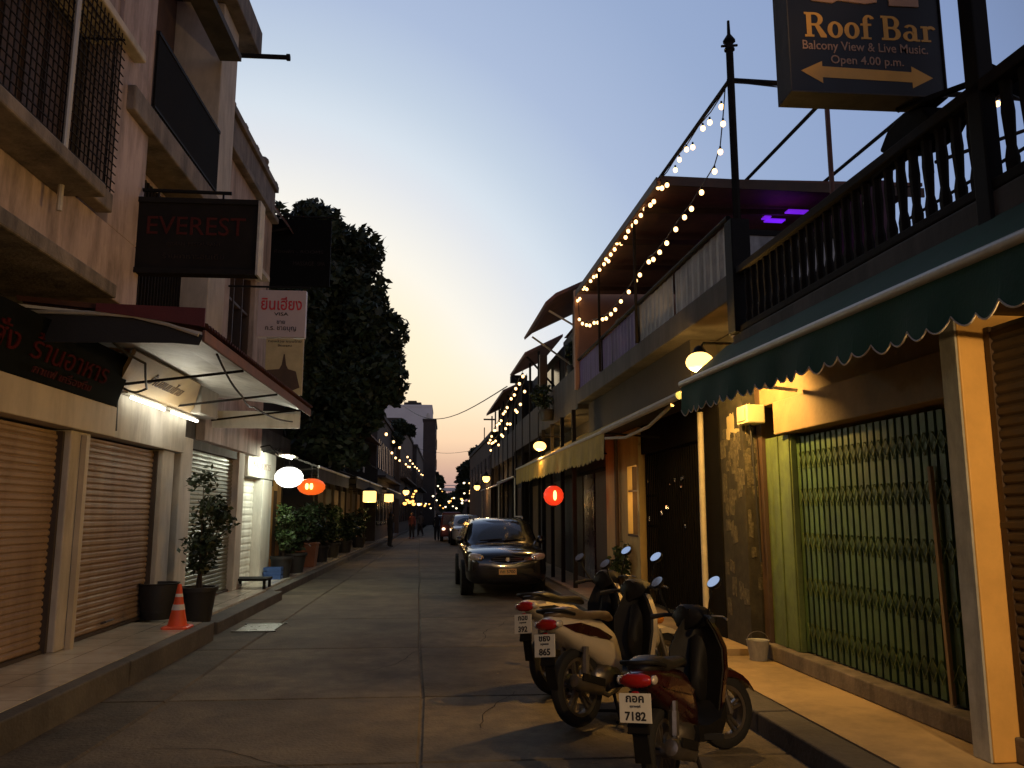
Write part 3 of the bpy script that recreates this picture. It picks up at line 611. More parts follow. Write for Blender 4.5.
RB().box(3.44, 3.9, -5, 5.36, 3.102, 3.5).build('lintel', M['brownwood'], s)
RB().box(2.86, 3.9, -5, 7.95, 3.30, 3.535).build('balcony_slab', M['darkgrey'], s, bevel=.02)
ra = RB().box(2.84, 2.99, -5, 7.75, 4.13, 4.205).box(2.86, 2.97, -5, 7.75, 3.535, 3.60).build('balustrade_rail', M['iron'], s, bevel=.01)
b0 = None
for i in range(40):
    y = 7.62-i*.145
    if b0 is None:
        bb = RB(); bb.loft([[(2.915+r*math.cos(t), y+r*math.sin(t), z) for t in [2*math.pi*k/6+.5 for k in range(6)]] for r, z in ((.035, 3.6), (.038, 3.68), (.026, 3.75), (.036, 3.95), (.03, 4.05), (.036, 4.13))])
        b0 = bb.build('baluster', M['iron'], ra)
    else:
        c = b0.copy(); COL.objects.link(c); c.parent = ra; c.location = Vector((.034*.145*i, -.145*i, 0))
RB().box(2.84, 2.94, 4.1, 4.22, 3.3, 6.4).build('balcony_post', M['black'], s, bevel=.01)
RB().bar((2.9, 4.25, 4.2), (2.9, 5.3, 4.12), .04).build('post_brace', M['black'], s)
RB().box(3.6, 6.5, 3.2, 4.1, 3.5, 4.15).build('terrace_parapet', M['greywhite'], s)
RB().bar((3.0, 4.3, 4.4), (3.35, 3.75, 3.7), .09).build('raking_strut', M['black'], s)

k = thing('meter_box', 'cream electric meter box on the wall beside the postered pillar', 'box', (3.45, 9, 2.75))
RB().box(3.34, 3.56, 8.82, 9.12, 2.74, 2.95).build('case', M['boxcream'], k, bevel=.015); RB().box(3.325, 3.34, 8.86, 9.08, 2.77, 2.92).build('cover', M['cream'], k, bevel=.006)
RB().tube([(3.45, 9.0, 2.74), (3.47, 9.0, 2.4), (3.5, 8.98, 1.2)], .012, 6).build('conduit', M['cable'], k)

def AW(): return MB(lambda p: ROW((p[0], p[1], p[2]-.075*max(0, 8.3-p[1])/5)))
k = thing('scalloped_awning', 'dark green awning with pale front bar and scalloped edge over the folding gate', 'awning', (2.6, 6, 3.0))
AW().add([(2.45, 2.2, 3.10), (2.45, 8.3, 3.10), (2.93, 8.3, 3.50), (2.93, 2.2, 3.50), (2.45, 2.2, 3.085), (2.45, 8.3, 3.085), (2.93, 8.3, 3.485), (2.93, 2.2, 3.485)],
         [(0, 1, 2, 3), (7, 6, 5, 4), (0, 4, 5, 1), (1, 5, 6, 2), (2, 6, 7, 3), (3, 7, 4, 0)]).build('cover', M['canvas'], k)
AW().tube([(2.425, 2.2, 3.07), (2.425, 8.32, 3.08)], .034, 10).build('awning_bar', M['alu'], k, smooth=50)
vs = []; fs = []; edge = []
n = 32*8
for i in range(n+1):
    y = 2.2+6.1*i/n; ph = (i % 8)/8; zz = 2.80-.055*math.sin(math.pi*ph)**.8+.012*math.sin(i*.37); dx = .012*math.sin(i*.21)+.008*math.sin(i*.083)
    vs += [(2.42, y, 3.06), (2.415+dx*.5, y, 2.93), (2.41+dx, y, zz)]; edge.append((2.408+dx, y, zz))
for i in range(n):
    for j in range(2): a = i*3+j; fs.append((a, a+1, a+4, a+3))
v = AW().add(vs, fs).build('valance', M['canvas'], k)
AW().tube(edge, .0055, 4).build('piping', M['piping'], v)
AW().add([(2.42, 8.3, 3.06), (2.42, 8.3, 2.8), (2.93, 8.3, 3.2), (2.93, 8.3, 3.48), (2.42, 8.31, 3.06), (2.42, 8.31, 2.8), (2.93, 8.31, 3.2), (2.93, 8.31, 3.48)], [(0, 1, 2, 3), (7, 6, 5, 4), (0, 4, 5, 1), (1, 5, 6, 2), (2, 6, 7, 3), (3, 7, 4, 0)]).build('flap', M['canvas'], k)
for y in (2.5, 4.2, 7.9): AW().bar((3.5, y, 2.98), (2.45, y, 3.07), .03).build('arm', M['alu'], k)

def flood(label, p, watt, dn=.16, col=(1, .54, .13)):
    k = thing('flood_lamp', label, 'lamp', p)
    MB().lathe([(.02, .17), (.045, .15), (.075, .105), (.08, .09)], p, 14).build('reflector', M['black'], k, smooth=40)
    MB().ball(p-Vector((0, 0, .01)), (.15, .15, .11), 16, 10).build('bulb_with_glare', M['floodE'], k, smooth=60)  # ball enlarged so the lamp's glare is built into its size
    MB().tube([p+Vector((0, 0, .13)), p+Vector((.05, 0, .2)), p+Vector((.6, .1, .22))], .014, 6).build('arm', M['iron'], k)
    lamp('flood_glow', p+Vector((-.02, 0, -dn)), watt, col, .05, k)
flood('glaring sodium flood lamp at the far end of the green awning', ROW((2.7, 8.50, 3.37)), 250)
flood('sodium flood lamp under the near end of the green awning by the orange pillar', ROW((2.9, 1.6, 3.05)), 400, .14, (1, .61, .24))

# postered pillar, white post
k = thing('pillar', 'dark square pillar pasted with torn paper notices beside the green gate', 'pillar', (3.5, 9.5, .24))
RB().box(3.43, 3.9, 9.17, 9.9, .242, 3.9).build('shaft', M['posterwall'], k)
rnd = random.Random(3)
for i in range(60):
    z = rnd.choice([rnd.uniform(1.9, 2.95), rnd.uniform(.5, 2.95)]); a = rnd.uniform(.05, .11); b = rnd.uniform(.06, .13)
    face = rnd.random() < .75
    y = rnd.uniform(9.22, 9.85); x = rnd.uniform(3.46, 3.6)
    tl = rnd.uniform(-.12, .12); a *= .8
    poly = []
    for (u0, v0), (u1, v1) in zip(((-1, -1), (1, -1), (1, 1), (-1, 1)), ((1, -1), (1, 1), (-1, 1), (-1, -1))):
        for q in range(3):
            t = q/3; uu = (u0+(u1-u0)*t)*a*(1+rnd.uniform(-.22, .06)); vv = (v0+(v1-v0)*t)*b*(1+rnd.uniform(-.22, .06)); poly.append((uu-vv*tl, vv+uu*tl))
    mm = RB()
    if face: mm.prism([(min(9.89, max(9.18, y+p)), z+q) for p, q in poly], 'yz', 3.4275-.00006*i, 3.431)
    else: mm.prism([(x+p*.5, z+q) for p, q in poly], 'xz', 9.1685-.00006*i, 9.171)
    mm.build('paper_notice', M['poster' if z < 2.6 else rnd.choice(['poster', 'signcream'])], k)  # paler papers up high carry the flood lamp's light in their colour
tag(RB().tube([(3.36, 10.42, .24), (3.35, 10.4, 1.6), (3.36, 10.4, 3.05)], .04, 10).build('post', M['piping'], None, smooth=50), 'slim pale post between the dark grille and the postered pillar', 'post')
k = thing('bucket', 'pale bucket on the pavement at the foot of the postered pillar', 'bucket', ROW((3.45, 8.9, .172)))
c = ROW((3.37, 8.87, .172)); MB().lathe([(.09, 0), (.12, .2), (.125, .21), (.11, .2), (.085, .02)], c, 16).build('pail', M['greywhite'], k, smooth=40); MB().tube([c+Vector((.12*math.cos(t), 0, .2+.1*math.sin(t))) for t in [math.pi*i/8 for i in range(9)]], .005, 5).build('handle', M['steel'], k)

# ------------------------------------------------------------------ RIGHT: roof bar house
s = thing('roof_bar_house', 'house with roof terrace of grey and purple panels above a dark grille shopfront', 'building', (3.6, 12.5, 0))
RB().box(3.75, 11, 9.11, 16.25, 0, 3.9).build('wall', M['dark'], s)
RB().box(2.87, 11, 8.05, 16.3, 3.93, 4.22).build('terrace_slab', M['darkgrey'], s, bevel=.015)
RB().box(3.1, 3.75, 9.95, 16.25, 3.2, 3.925).build('fascia', M['dark'], s)
gr = RB()
for i in range(30): gr.box(3.5, 3.52, 10.52+i*.105, 10.54+i*.105, .3, 2.7)
for z in (.3, 1.5, 2.0, 2.68): gr.box(3.522, 3.54, 10.5, 13.64, z, z+.04)
q = gr.build('grille_door', M['flatblack'], s)
RB().box(3.70, 3.74, 10.5, 13.64, .25, 2.71).build('grille_backing', M['flatblack'], s)
for i in range(13): 
    yy = 10.6+rnd.random()*2.9; zz = rnd.choice([1.55, 1.75, 2.15])+rnd.uniform(-.06, .1)
    RB().box(3.485, 3.498, yy, yy+rnd.uniform(.03, .07), zz, zz+rnd.uniform(.02, .07)).build('glint_chip', M['chrome'], q)  # small chrome chips added to stand for glints on the grille
RB().box(3.45, 3.75, 10.5, 13.65, 2.72, 3.2).box(3.42, 3.75, 9.92, 10.48, .24, 3.2).build('door_surround', M['flatblack'], s)
RB().box(3.4, 3.75, 14.42, 16.1, .24, 3.19).box(3.4, 3.75, 13.66, 13.78, .24, 3.19).box(3.4, 3.75, 13.78, 14.42, .24, 1.35).box(3.4, 3.75, 13.78, 14.42, 2.55, 3.19).build('yellow_wall', M['yellow'], s)
wn = RB().box(3.5, 3.74, 13.79, 14.41, 1.36, 2.54).build('lit_window', M['warmwin'], s)
RB().box(3.41, 3.49, 14.1, 14.13, 1.36, 2.54).box(3.41, 3.49, 13.79, 14.41, 2.1, 2.13).box(3.39, 3.5, 13.77, 14.43, 1.33, 1.37).build('frame', M['brownwood'], wn)
RB().tube([(3.34, 15.0, .24), (3.34, 15.0, 3.15)], .04, 8).build('drain_pipe', M['brownwood'], s)
lamp('window_glow', ROW((3.3, 14.1, 2.0)), 3, (1, .6, .2), .15, s)
pl = None
for (y0, y1, mm) in ((8.12, 9.9, 'greywhite'), (9.94, 11.56, 'greywhite'), (11.66, 13.3, 'purple'), (13.34, 14.02, 'purple'), (14.14, 16.15, 'purple')):
    n = int((y1-y0)/.1); vs = []; fs = []
    for i in range(n+1):
        y = y0+(y1-y0)*i/n; dx = .012*(i % 2)
        vs += [(2.90+dx, y, 4.24), (2.90+dx, y, 4.78)]
    for i in range(n): fs.append((i*2, i*2+2, i*2+3, i*2+1))
    RB().add(vs, fs).build('terrace_panel', M[mm], s)
RB().tube([(2.89, 8.0, 4.82), (2.89, 16.2, 4.82)], .03, 8).build('handrail', M['black'], s)
RB().box(2.93, 4.1, 8.06, 8.1, 3.56, 4.66).box(2.93, 5.2, 8.1, 8.14, 3.56, 3.93).build('screen_panel', M['greywhite'], s)
RB().box(2.93, 4.1, 8.04, 8.14, 4.662, 4.72).build('cap', M['black'], s)
RB().box(2.82, 6.5, 16.16, 16.3, 4.22, 6.3).build('gable_wall', M['peach'], s)
RB().box(5.6, 5.8, 9.6, 16.1, 4.22, 6.05).build('wall', mat('mauve_dark_wall', (.09, .045, .07), .9), s)
rf = RB().prism([(2.8, 6.13), (6.6, 6.24), (6.6, 6.29), (2.8, 6.18)], 'xz', 10.15, 15.9).build('terrace_roof', M['rust'], s)
RB().box(2.84, 6.6, 10.12, 10.148, 6.07, 6.2).box(2.78, 2.80, 10.15, 15.9, 6.08, 6.19).build('roof_edge', M['brownwood'], rf)
for y in (11.0, 12.4, 13.8, 15.2): RB().bar((2.85, y, 6.05), (6.5, y, 6.15), .05, .08).build('rafter', M['brownwood'], rf)
for a, b, y in ((4.62, 4.72, 10.9), (4.85, 5.15, 10.62), (4.7, 4.98, 11.0)): RB().box(a, b, y, y+.13, 5.99, 6.01).build('purple_lamp', M['purpleE'], rf)
lamp('purple_glow', ROW((4.9, 11.0, 5.85)), 1.6, (.4, .06, 1), .2, s)
for i in range(5):
    RB().box(3.05+.06*(i % 2), 3.3, 11.9+i*.75, 12.2+i*.75, 4.22, 4.95+.05*(i % 3)).build('chair_back', M['black'], s)

k = thing('terrace_pipe_frame', 'thin dark pipe frame standing over the roof terrace and carrying light strings', 'frame', (2.9, 9, 4.2))
RB().box(2.82, 3.02, 7.76, 7.96, 3.54, 4.73).build('post_base', M['black'], k, bevel=.01)
RB().tube([(2.93, 7.86, 4.73), (2.93, 7.86, 6.75)], .042, 8).build('main_post', M['iron'], k)
m = RB().lathe([(.02, 6.66), (.06, 6.68), (.03, 6.74), (.075, 6.78), (.02, 6.86), (.015, 7.0)], (0, 0, 0), 8) if False else MB()
c = ROW((2.93, 7.86, 0)); m.lathe([(.02, 6.62), (.06, 6.66), (.03, 6.72), (.07, 6.76), (.02, 6.84), (.015, 7.0)], c, 8); m.bar(c+Vector((-.09, 0, 6.7)), c+Vector((.09, 0, 6.72)), .02); m.build('post_finial', M['iron'], k)
for x in (2.9, 4.1, 5.2, 7.2): RB().tube([(x, 7.86, 6.29), (x, 16.1 if x < 3 else 11.5, 6.26)], .024, 6).build('long_pipe', M['iron'], k)
RB().tube([(2.86, 7.9, 6.22), (2.86, 16.1, 6.19)], .014, 6).build('long_pipe', M['iron'], k)
RB().tube([(2.9, 7.88, 6.32), (8.5, 7.88, 6.32)], .028, 6).build('cross_pipe', M['iron'], k)
for y in (11.6, 14.08): RB().tube([(2.86, y, 4.22), (2.86, y, 6.28)], .024, 6).build('post', M['iron'], k)
RB().tube([(4.6, 8.95, 4.3), (4.6, 8.95, 6.9)], .03, 6).build('post', M['rust'], k)
RB().tube([(7.2, 7.86, 6.28), (5.2, 7.86, 5.5)], .022, 6).build('brace', M['iron'], k)

def string_lights(label, pts, cord, r, group=None, bm='bulb'):
    k = thing('string_lights', label, 'string lights', pts[0], group)
    if cord: MB().tube(cord, .007, 5).build('cord', M['cable'], k)
    proto = None
    for p in pts:
        if proto is None:
            proto = MB().ball(p, (r, r, r*1.15), 10, 7).build('bulb', M[bm], k, smooth=60)
            MB().tube([Vector(p)+Vector((0, 0, r)), Vector(p)+Vector((0, 0, r*2.2))], r*.4, 6).build('socket', M['black'], proto)
        else:
            d = Vector(p)-Vector(pts[0])
            c = proto.copy(); COL.objects.link(c); c.parent = k; c.location = d
            for g in proto.children:
                e = g.copy(); COL.objects.link(e); e.parent = c
    return k
rnd = random.Random(11)
pts = []; cord = []
y = 8.0
while y < 16.2:
    pts.append(ROW((2.87, y, 6.14-rnd.uniform(0, .14)))); y += rnd.choice([.17, .22, .28, .36])
cord = [ROW((2.87, 7.9+i*.41, 6.21-.03*(i % 2))) for i in range(21)]
string_lights('warm bulb string tied along the top pipe of the roof terrace', pts, cord, .029)
B0 = [(8.0, 5.95), (8.11, 5.68), (8.3, 5.54), (8.73, 5.47), (9.09, 5.41), (9.35, 5.40), (9.7, 5.37), (10.09, 5.32), (10.41, 5.3), (10.94, 5.33), (11.42, 5.28), (11.65, 5.26), (12.07, 5.2), (12.57, 5.18), (13.27, 5.14), (13.9, 5.2), (14.6, 5.3), (15.3, 5.42), (16.0, 5.7)]
B = []
for (ya, za), (yb, zb) in zip(B0, B0[1:]):
    B += [(ya, za), ((ya+yb)/2+.04, (za+zb)/2-.02)] if yb-ya > .52 else [(ya, za)]
B.append(B0[-1])
string_lights('warm bulb string sagging in a loop below the top terrace pipe', [ROW((2.88, y, z-.07)) for y, z in B], [ROW((2.88, y, z)) for y, z in [(7.9, 6.25)]+B+[(16.1, 6.1)]], .029)
string_lights('few dim bulbs on the cross pipe behind the roof bar sign', [ROW((x, 7.8, 6.19)) for x in (3.5, 3.62, 5.95, 6.05)], [ROW((x, 7.84, 6.28-.03*(i % 2))) for i, x in enumerate((2.95, 3.5, 4.2, 5, 5.9, 6.8))], .03)

# roof bar sign
k = thing('hanging_sign', 'black box sign reading Roof Bar with gold double arrow on the balcony post', 'sign', (2.65, 4.7, 5))
z0 = 4.365
m = MB(); m.box(2.125, 3.14, 4.60, 4.78, z0, 5.5); m.build('box', M['signblack'], k, bevel=.006)
MB().box(2.118, 2.125, 4.585, 4.79, z0-.006, 5.5).box(2.118, 3.147, 4.585, 4.79, z0-.012, z0-.002).box(3.14, 3.147, 4.585, 4.79, z0, 5.5).build('frame_edge', M['darkgrey'], k)
x0 = 2.125; A = [(.07, .215), (.21, .285), (.21, .25), (.80, .235), (.80, .275), (.94, .20), (.80, .125), (.80, .165), (.21, .175), (.21, .135)]
MB().prism([(x0+a, z0+b-.075) for a, b in A], 'xz', 4.5975, 4.601).build('double_arrow', M['gold'], k)
LK = [0]
def serif(mb, x, z, s, ch):
    def yf(): LK[0] += 1; return 4.5975-.00018*(LK[0] % 7)
    # bold slab-serif capitals and small letters drawn as strokes (unit height 1)
    def bx(a, b, c, d): mb.box(x+a*s, x+b*s, yf(), 4.601, z+c*s, z+d*s)
    def arc(cx, cz, ro, ri, t0, t1, n=12, sx=1):
        for i in range(n):
            a, b = R(t0+(t1-t0)*i/n), R(t0+(t1-t0)*(i+1)/n+1)
            mb.prism([(x+(cx+sx*ri[0]*math.cos(a))*s, z+(cz+ri[1]*math.sin(a))*s), (x+(cx+sx*ro[0]*math.cos(a))*s, z+(cz+ro[1]*math.sin(a))*s), (x+(cx+sx*ro[0]*math.cos(b))*s, z+(cz+ro[1]*math.sin(b))*s), (x+(cx+sx*ri[0]*math.cos(b))*s, z+(cz+ri[1]*math.sin(b))*s)], 'xz', yf(), 4.601)
    if ch in 'RB':
        bx(.08, .27, 0, 1); bx(0, .36, 0, .09); bx(0, .36, .91, 1); bx(.27, .42, .91, 1); bx(.27, .42, .46, .55)
        arc(.42, .73, (.3, .27), (.11, .18), -90, 90)
        if ch == 'B': bx(.27, .42, 0, .09); arc(.42, .275, (.34, .275), (.14, .185), -90, 90); return .84
        mb.prism([(x+.38*s, z+.5*s), (x+.56*s, z+.5*s), (x+.84*s, z+.09*s), (x+.84*s, z), (x+.62*s, z)], 'xz', 4.5975, 4.601); return .9
    if ch == 'o': arc(.3, .33, (.3, .34), (.12, .25), 0, 360, 20); return .66
    if ch == 'a': arc(.28, .2, (.27, .21), (.1, .13), 0, 360, 16); bx(.4, .57, .02, .5); arc(.31, .48, (.26, .2), (.1, .12), 0, 150, 10); bx(.5, .68, 0, .08); return .74
    if ch == 'r': bx(.09, .27, 0, .64); bx(0, .38, 0, .08); bx(0, .2, .56, .64); arc(.4, .42, (.22, .24), (.1, .12), 30, 140, 8); return .66
    if ch == 'f': bx(.1, .28, 0, .8); bx(0, .4, 0, .08); bx(0, .42, .56, .64); arc(.33, .78, (.23, .22), (.06, .13), 20, 180, 10); return .52
    return .3
m = MB(); xx = x0+.11; S = .170
for ch in 'Roof Bar': xx += serif(m, xx, 4.74, S, ch)*S*.985
m.build('lettering', M['gold'], k)
MB().text('Balcony View & Live Music.', (x0+.09, 4.5995, 4.635), (1, 0, 0), (0, 0, 1), width=.83, height=.08, depth=.003, bold=.006).text('Open 4.00 p.m.', (x0+.27, 4.5995, 4.545), (1, 0, 0), (0, 0, 1), width=.48, height=.075, depth=.003, bold=.006).build('fine_lettering', M['copper'], k)
MB().prism([(x0+.16, 4.99), (x0+.3, 4.98), (x0+.34, 5.0), (x0+.52, 4.985), (x0+.6, 5.0), (x0+.60, 5.12), (x0+.16, 5.12)], 'xz', 4.592, 4.601).box(x0+.68, x0+.88, 4.592, 4.601, 4.98, 5.12).build('picture', M['copper'], k)
MB().bar((2.9, 4.75, 4.345), (3.2, 4.3, 4.33), .03).bar((3.14, 4.7, 5.45), (3.16, 4.3, 5.45), .035).build('bracket', M['black'], k)

k = thing('floodlight_box', 'dark angular floodlight box on the balcony rail under the roof bar sign', 'light', ROW((2.95, 4.8, 4.2)))
c = ROW((2.95, 4.84, 0))
MB().prism([(c.y-.30, 4.19), (c.y-.22, 4.31), (c.y+.0, 4.38), (c.y+.20, 4.35), (c.y+.32, 4.25), (c.y+.22, 4.18), (c.y+.05, 4.13), (c.y-.2, 4.12)], 'yz', c.x-.1, c.x+.16).build('housing', M['flatblack'], k, bevel=.02)
MB().bar(c+Vector((.05, 0, 3.95)), c+Vector((.05, 0, 4.1)), .05).build('bracket', M['black'], k)

# yellow awning and lights of the next shops
k = thing('scalloped_awning', 'faded mustard yellow awning with ragged scalloped edge over the red lantern', 'awning', (2.6, 18, 3))
RB().add([(2.5, 12.2, 2.98), (2.5, 23.6, 2.98), (3.4, 23.6, 3.5), (3.4, 12.2, 3.5), (2.5, 12.2, 2.96), (2.5, 23.6, 2.96), (3.4, 23.6, 3.48), (3.4, 12.2, 3.48)], [(0, 1, 2, 3), (7, 6, 5, 4), (0, 4, 5, 1), (1, 5, 6, 2), (2, 6, 7, 3), (3, 7, 4, 0)]).build('cover', M['canvasy'], k)
RB().tube([(2.49, 12.2, 2.97), (2.49, 23.6, 2.97)], .03, 8).build('awning_bar', M['piping'], k)
vs = []; fs = []; n = 40*6
for i in range(n+1):
    y = 12.2+11.4*i/n; ph = (i % 6)/6; dx = .015*math.sin(i*.3)
    vs += [(2.48, y, 2.95), (2.47+dx, y, 2.58-.05*math.sin(math.pi*ph)+.015*math.sin(i*.13))]
for i in range(n): fs.append((2*i, 2*i+1, 2*i+3, 2*i+2))
RB().add(vs, fs).build('valance', M['canvasy'], k)
RB().tube([(2.46, 8.5, 2.99), (2.47, 12.2, 2.97)], .045, 8).build('rolled_bar', M['piping'], k)
RB().prism([(2.47, 3.0), (3.4, 3.46), (3.4, 3.48), (2.47, 3.02)], 'xz', 8.9, 12.19).build('cover', M['canvasy'], k)
RB().tube([(2.5, 12.2, 2.86), (2.55, 11.2, 2.78), (2.6, 10.2, 2.83), (2.6, 9.2, 2.98)], .022, 6).build('rope', M['piping'], k)
for y in (12.4, 16, 20, 23.4): RB().bar((3.4, y, 2.9), (2.5, y, 2.96), .03).build('arm', M['iron'], k)
flood('warm flood lamp glowing above the mustard yellow awning', ROW((2.46, 18.75, 3.27)), 60, .2, (1, .56, .15))
p = ROW((2.42, 16.6, 2.08)); lantern('lantern', 'round red paper lantern glowing under the mustard yellow awning', tuple(p), (.205, .205, .205), M['lanr'], M['core'], 4, (1, .16, .04))
RB().tube([(2.42, 16.6, 2.5), (2.42, 16.6, 2.96)], .007, 5)

s = thing('balcony_house', 'dark timber house with deep sloping eave and grey balcony over the yellow awning', 'building', (3.5, 20, 0))
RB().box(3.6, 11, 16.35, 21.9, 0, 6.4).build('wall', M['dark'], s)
RB().box(2.9, 3.6, 16.4, 21.9, 3.85, 4.75).build('balcony_front', M['darkgrey'], s, bevel=.02)
RB().box(2.85, 3.6, 16.4, 16.6, 4.75, 6.1).box(2.9, 3.1, 21.6, 21.8, 4.75, 6.0).build('post', M['brownwood'], s)
rf = RB().prism([(2.30, 6.08), (2.5, 6.26), (3.7, 6.86), (3.7, 6.92), (2.5, 6.34), (2.28, 6.14)], 'xz', 16.6, 20.2).build('eave_roof', M['rust'], s)
RB().prism([(3.6, 6.5), (6.5, 7.6), (9, 6.5)], 'xz', 16.5, 21.8).build('roof', M['rust'], s)
RB().bar((3.6, 16.8, 5.3), (2.45, 17.2, 6.1), .04).bar((3.6, 19.9, 5.3), (2.45, 19.9, 6.1), .04).build('strut', M['piping'], rf)
for q in range(4): 
    RB().box(3.57, 3.6, 16.9+q*1.25, 17.7+q*1.25, 4.9, 6.1).build('window', M['glass'], s)
    RB().box(2.82, 2.9, 16.6+q*1.4, 16.68+q*1.4, .24, 3.85).build('post', M['iron'], s)
for q, c in enumerate(('brownwood', 'darkred', 'shutdark', 'darkgrey')): RB().box(3.55, 3.6, 16.7+q*1.28, 17.8+q*1.28, .24, 2.6).build('shop_door', M[c], s)
MB(ROW).box(3.56, 3.6, 16.4, 21.9, 2.7, 3.4).build('fascia', M['brownwood'], s)
s = thing('balcony_house', 'dark house with a second smaller eave beyond the deep sloping one', 'building', (3.5, 26, 0))
RB().box(3.6, 11, 21.95, 28.2, 0, 6.3).build('wall', M['dark'], s)
RB().box(2.95, 3.6, 22, 28.2, 3.8, 4.7).build('balcony_front', M['darkgrey'], s, bevel=.02)
rf = RB().prism([(2.62, 6.15), (3.7, 6.7), (3.7, 6.78), (2.6, 6.22)], 'xz', 22.5, 26.3).build('eave_roof', M['rust'], s)
RB().bar((3.5, 22.8, 5.3), (2.7, 22.8, 6.15), .05).bar((3.5, 26, 5.3), (2.7, 26, 6.15), .05).build('strut', M['iron'], rf)
for q in range(4):
    RB().box(2.93, 2.99, 22.2+q*1.8, 22.28+q*1.8, .24, 6.2).build('post', M['iron'], s)
    RB().box(3.57, 3.6, 22.4+q*1.45, 23.3+q*1.45, 4.8, 6.0).build('window', M['glass'], s)
    RB().box(3.55, 3.6, 22.3+q*1.45, 23.4+q*1.45, .24, 2.6).build('shop_door', M[('shutdark', 'brownwood', 'darkgrey', 'tan')[q]], s)
s = thing('balcony_house', 'tall dark house with ragged eave behind the far bulb strings', 'building', (3.5, 33, 0))
RB().box(3.3, 11, 28.25, 37.5, 0, 6.35).build('wall', M['dark'], s)
RB().box(2.95, 3.3, 28.3, 37.4, 3.7, 4.6).build('balcony_front', M['darkgrey'], s)
rf = RB().prism([(2.7, 6.1), (3.6, 6.55), (3.6, 6.62), (2.7, 6.2)], 'xz', 29.6, 37).build('eave_roof', M['rust'], s)
RB().box(3.0, 3.6, 29.5, 29.9, 6.5, 6.75).box(2.5, 3.0, 36, 36.1, 5.8, 5.86).build('roof_vent', M['iron'], rf)
for q in range(6):
    RB().box(2.93, 2.99, 28.5+q*1.7, 28.58+q*1.7, .24, 6.1).build('post', M['iron'], s)
    RB().box(3.25, 3.3, 28.6+q*1.5, 29.6+q*1.5, .24, 2.6).build('shop_door', M[('brownwood', 'shutdark', 'darkgrey')[q % 3]], s)
s = thing('town_building', 'flat topped brown building with aerial past the far bulb strings', 'building', (4, 45, 0))
RB().box(3.0, 11, 37.6, 54, 0, 5.25).build('wall', M['farbrown'], s)
RB().box(2.95, 11, 37.5, 54.1, 5.25, 5.45).build('roof', M['fardark'], s)
RB().tube([(3.4, 47, 5.4), (3.4, 47, 6.6)], .03, 5).build('aerial', M['iron'], s)
for q in range(6): RB().box(2.97, 3.0, 38.2+q*2.6, 39.4+q*2.6, 3.2, 4.4).build('window', M['glass'], s)
for q in range(4):
    y0 = 54.2+q*14
    s = block(('low dark building with narrow windows beyond the aerial', 'second low dark building beyond the aerial', 'third low dark building beyond the aerial', 'farthest low dark building on the gate side')[q], 4.2-.5*q, 12, y0, y0+13.8, 4.6+.4*q, M['fardark'], -1)
for label, x1, y0, y1, z in (('dark cloth canopy beyond the yellow awning', 2.45, 24.0, 29, 2.75), ('far dark canopy with a red cover', 2.55, 30, 38, 2.7)):
    k = thing('cloth_canopy', label, 'canopy', ROW((x1, y0, z)))
    RB().prism([(3.6, z+.5), (x1, z+.04), (x1, z), (3.6, z+.46)], 'xz', y0, y1).build('cover', M['dark' if y0 < 29 else 'red'], k)  # the farther canopy's cover is dark red throughout
    RB().tube([(x1, y0, z+.02), (x1, y1, z+.02)], .03, 6).build('awning_bar', M['alu'], k)
    RB().tube([(x1+.05, y0+.1, .2), (x1+.05, y0+.1, z)], .025, 6).tube([(x1+.05, y1-.1, .2), (x1+.05, y1-.1, z)], .025, 6).build('pole', M['alu'], k)
def post_lamp(name, label, p, r, m, watt=0, col=(1, .6, .2), group=None, boxy=False):
    k = thing(name, label, 'lamp', p, group); p = Vector(p)
    if boxy:
        MB().box(p.x-r, p.x+r, p.y-r, p.y+r, p.z-r*.9, p.z+r*.9).build('shade', m, k, bevel=r*.15)
        MB().lathe([(r*1.3, r*.92), (r*.3, r*1.5)], p, 4).build('cap', M['black'], k)
    else:
        MB().ball(p, r, 10, 7).build('bulb', m, k); MB().lathe([(r*1.5, r*.5), (r*.4, r*1.4), (r*.2, r*1.8)], p, 10).build('shade', M['black'], k)
    MB().tube([p+Vector((0, 0, r*1.4)), p+Vector((0, 0, r*1.4+.3))], .012, 5).build('cord', M['cable'], k)
    if watt: lamp('lamp_glow', p-Vector((0, 0, r+.08)), watt, col, .08, k)
    return k
post_lamp('hanging_lamp', 'orange lamp under the eave below the end of the far bulb strings', ROW((2.5, 34.5, 3.15)), .16, M['floodE'], 30, (1, .6, .25))
post_lamp('hanging_lamp', 'smaller orange lamp beyond the eave lamp on the gate side', ROW((2.5, 40, 2.95)), .15, M['floodE'], 20, (1, .55, .2))
post_lamp('box_lantern', 'larger glowing yellow box lantern under the far left canopy', (-2.65, 28.4, 2.27), .21, M['boxlamp'], 26, (1, .7, .3), boxy=True)
post_lamp('box_lantern', 'smaller glowing yellow box lantern farther along the left canopy', (-2.6, 37, 2.37), .19, M['boxlamp'], 20, (1, .7, .3), boxy=True)
post_lamp('hanging_lamp', 'warm round lamp above the orange restaurant glow on the left', (-2.6, 52.2, 3.0), .2, M['floodE'], 30, (1, .6, .25))
for i, (x, y, z) in enumerate(((-2.62, 54, 2.5), (-2.5, 55, 2.42), (-2.35, 56, 2.48), (-2.3, 57, 2.3), (-2.7, 53, 2.3))):
    post_lamp('hanging_lamp', 'orange lamp in the cluster hanging before the left restaurants', (x, y, z), .13, M['farorange'], 14 if i == 1 else 0, (1, .45, .1), 'orange lamps before the left restaurants')
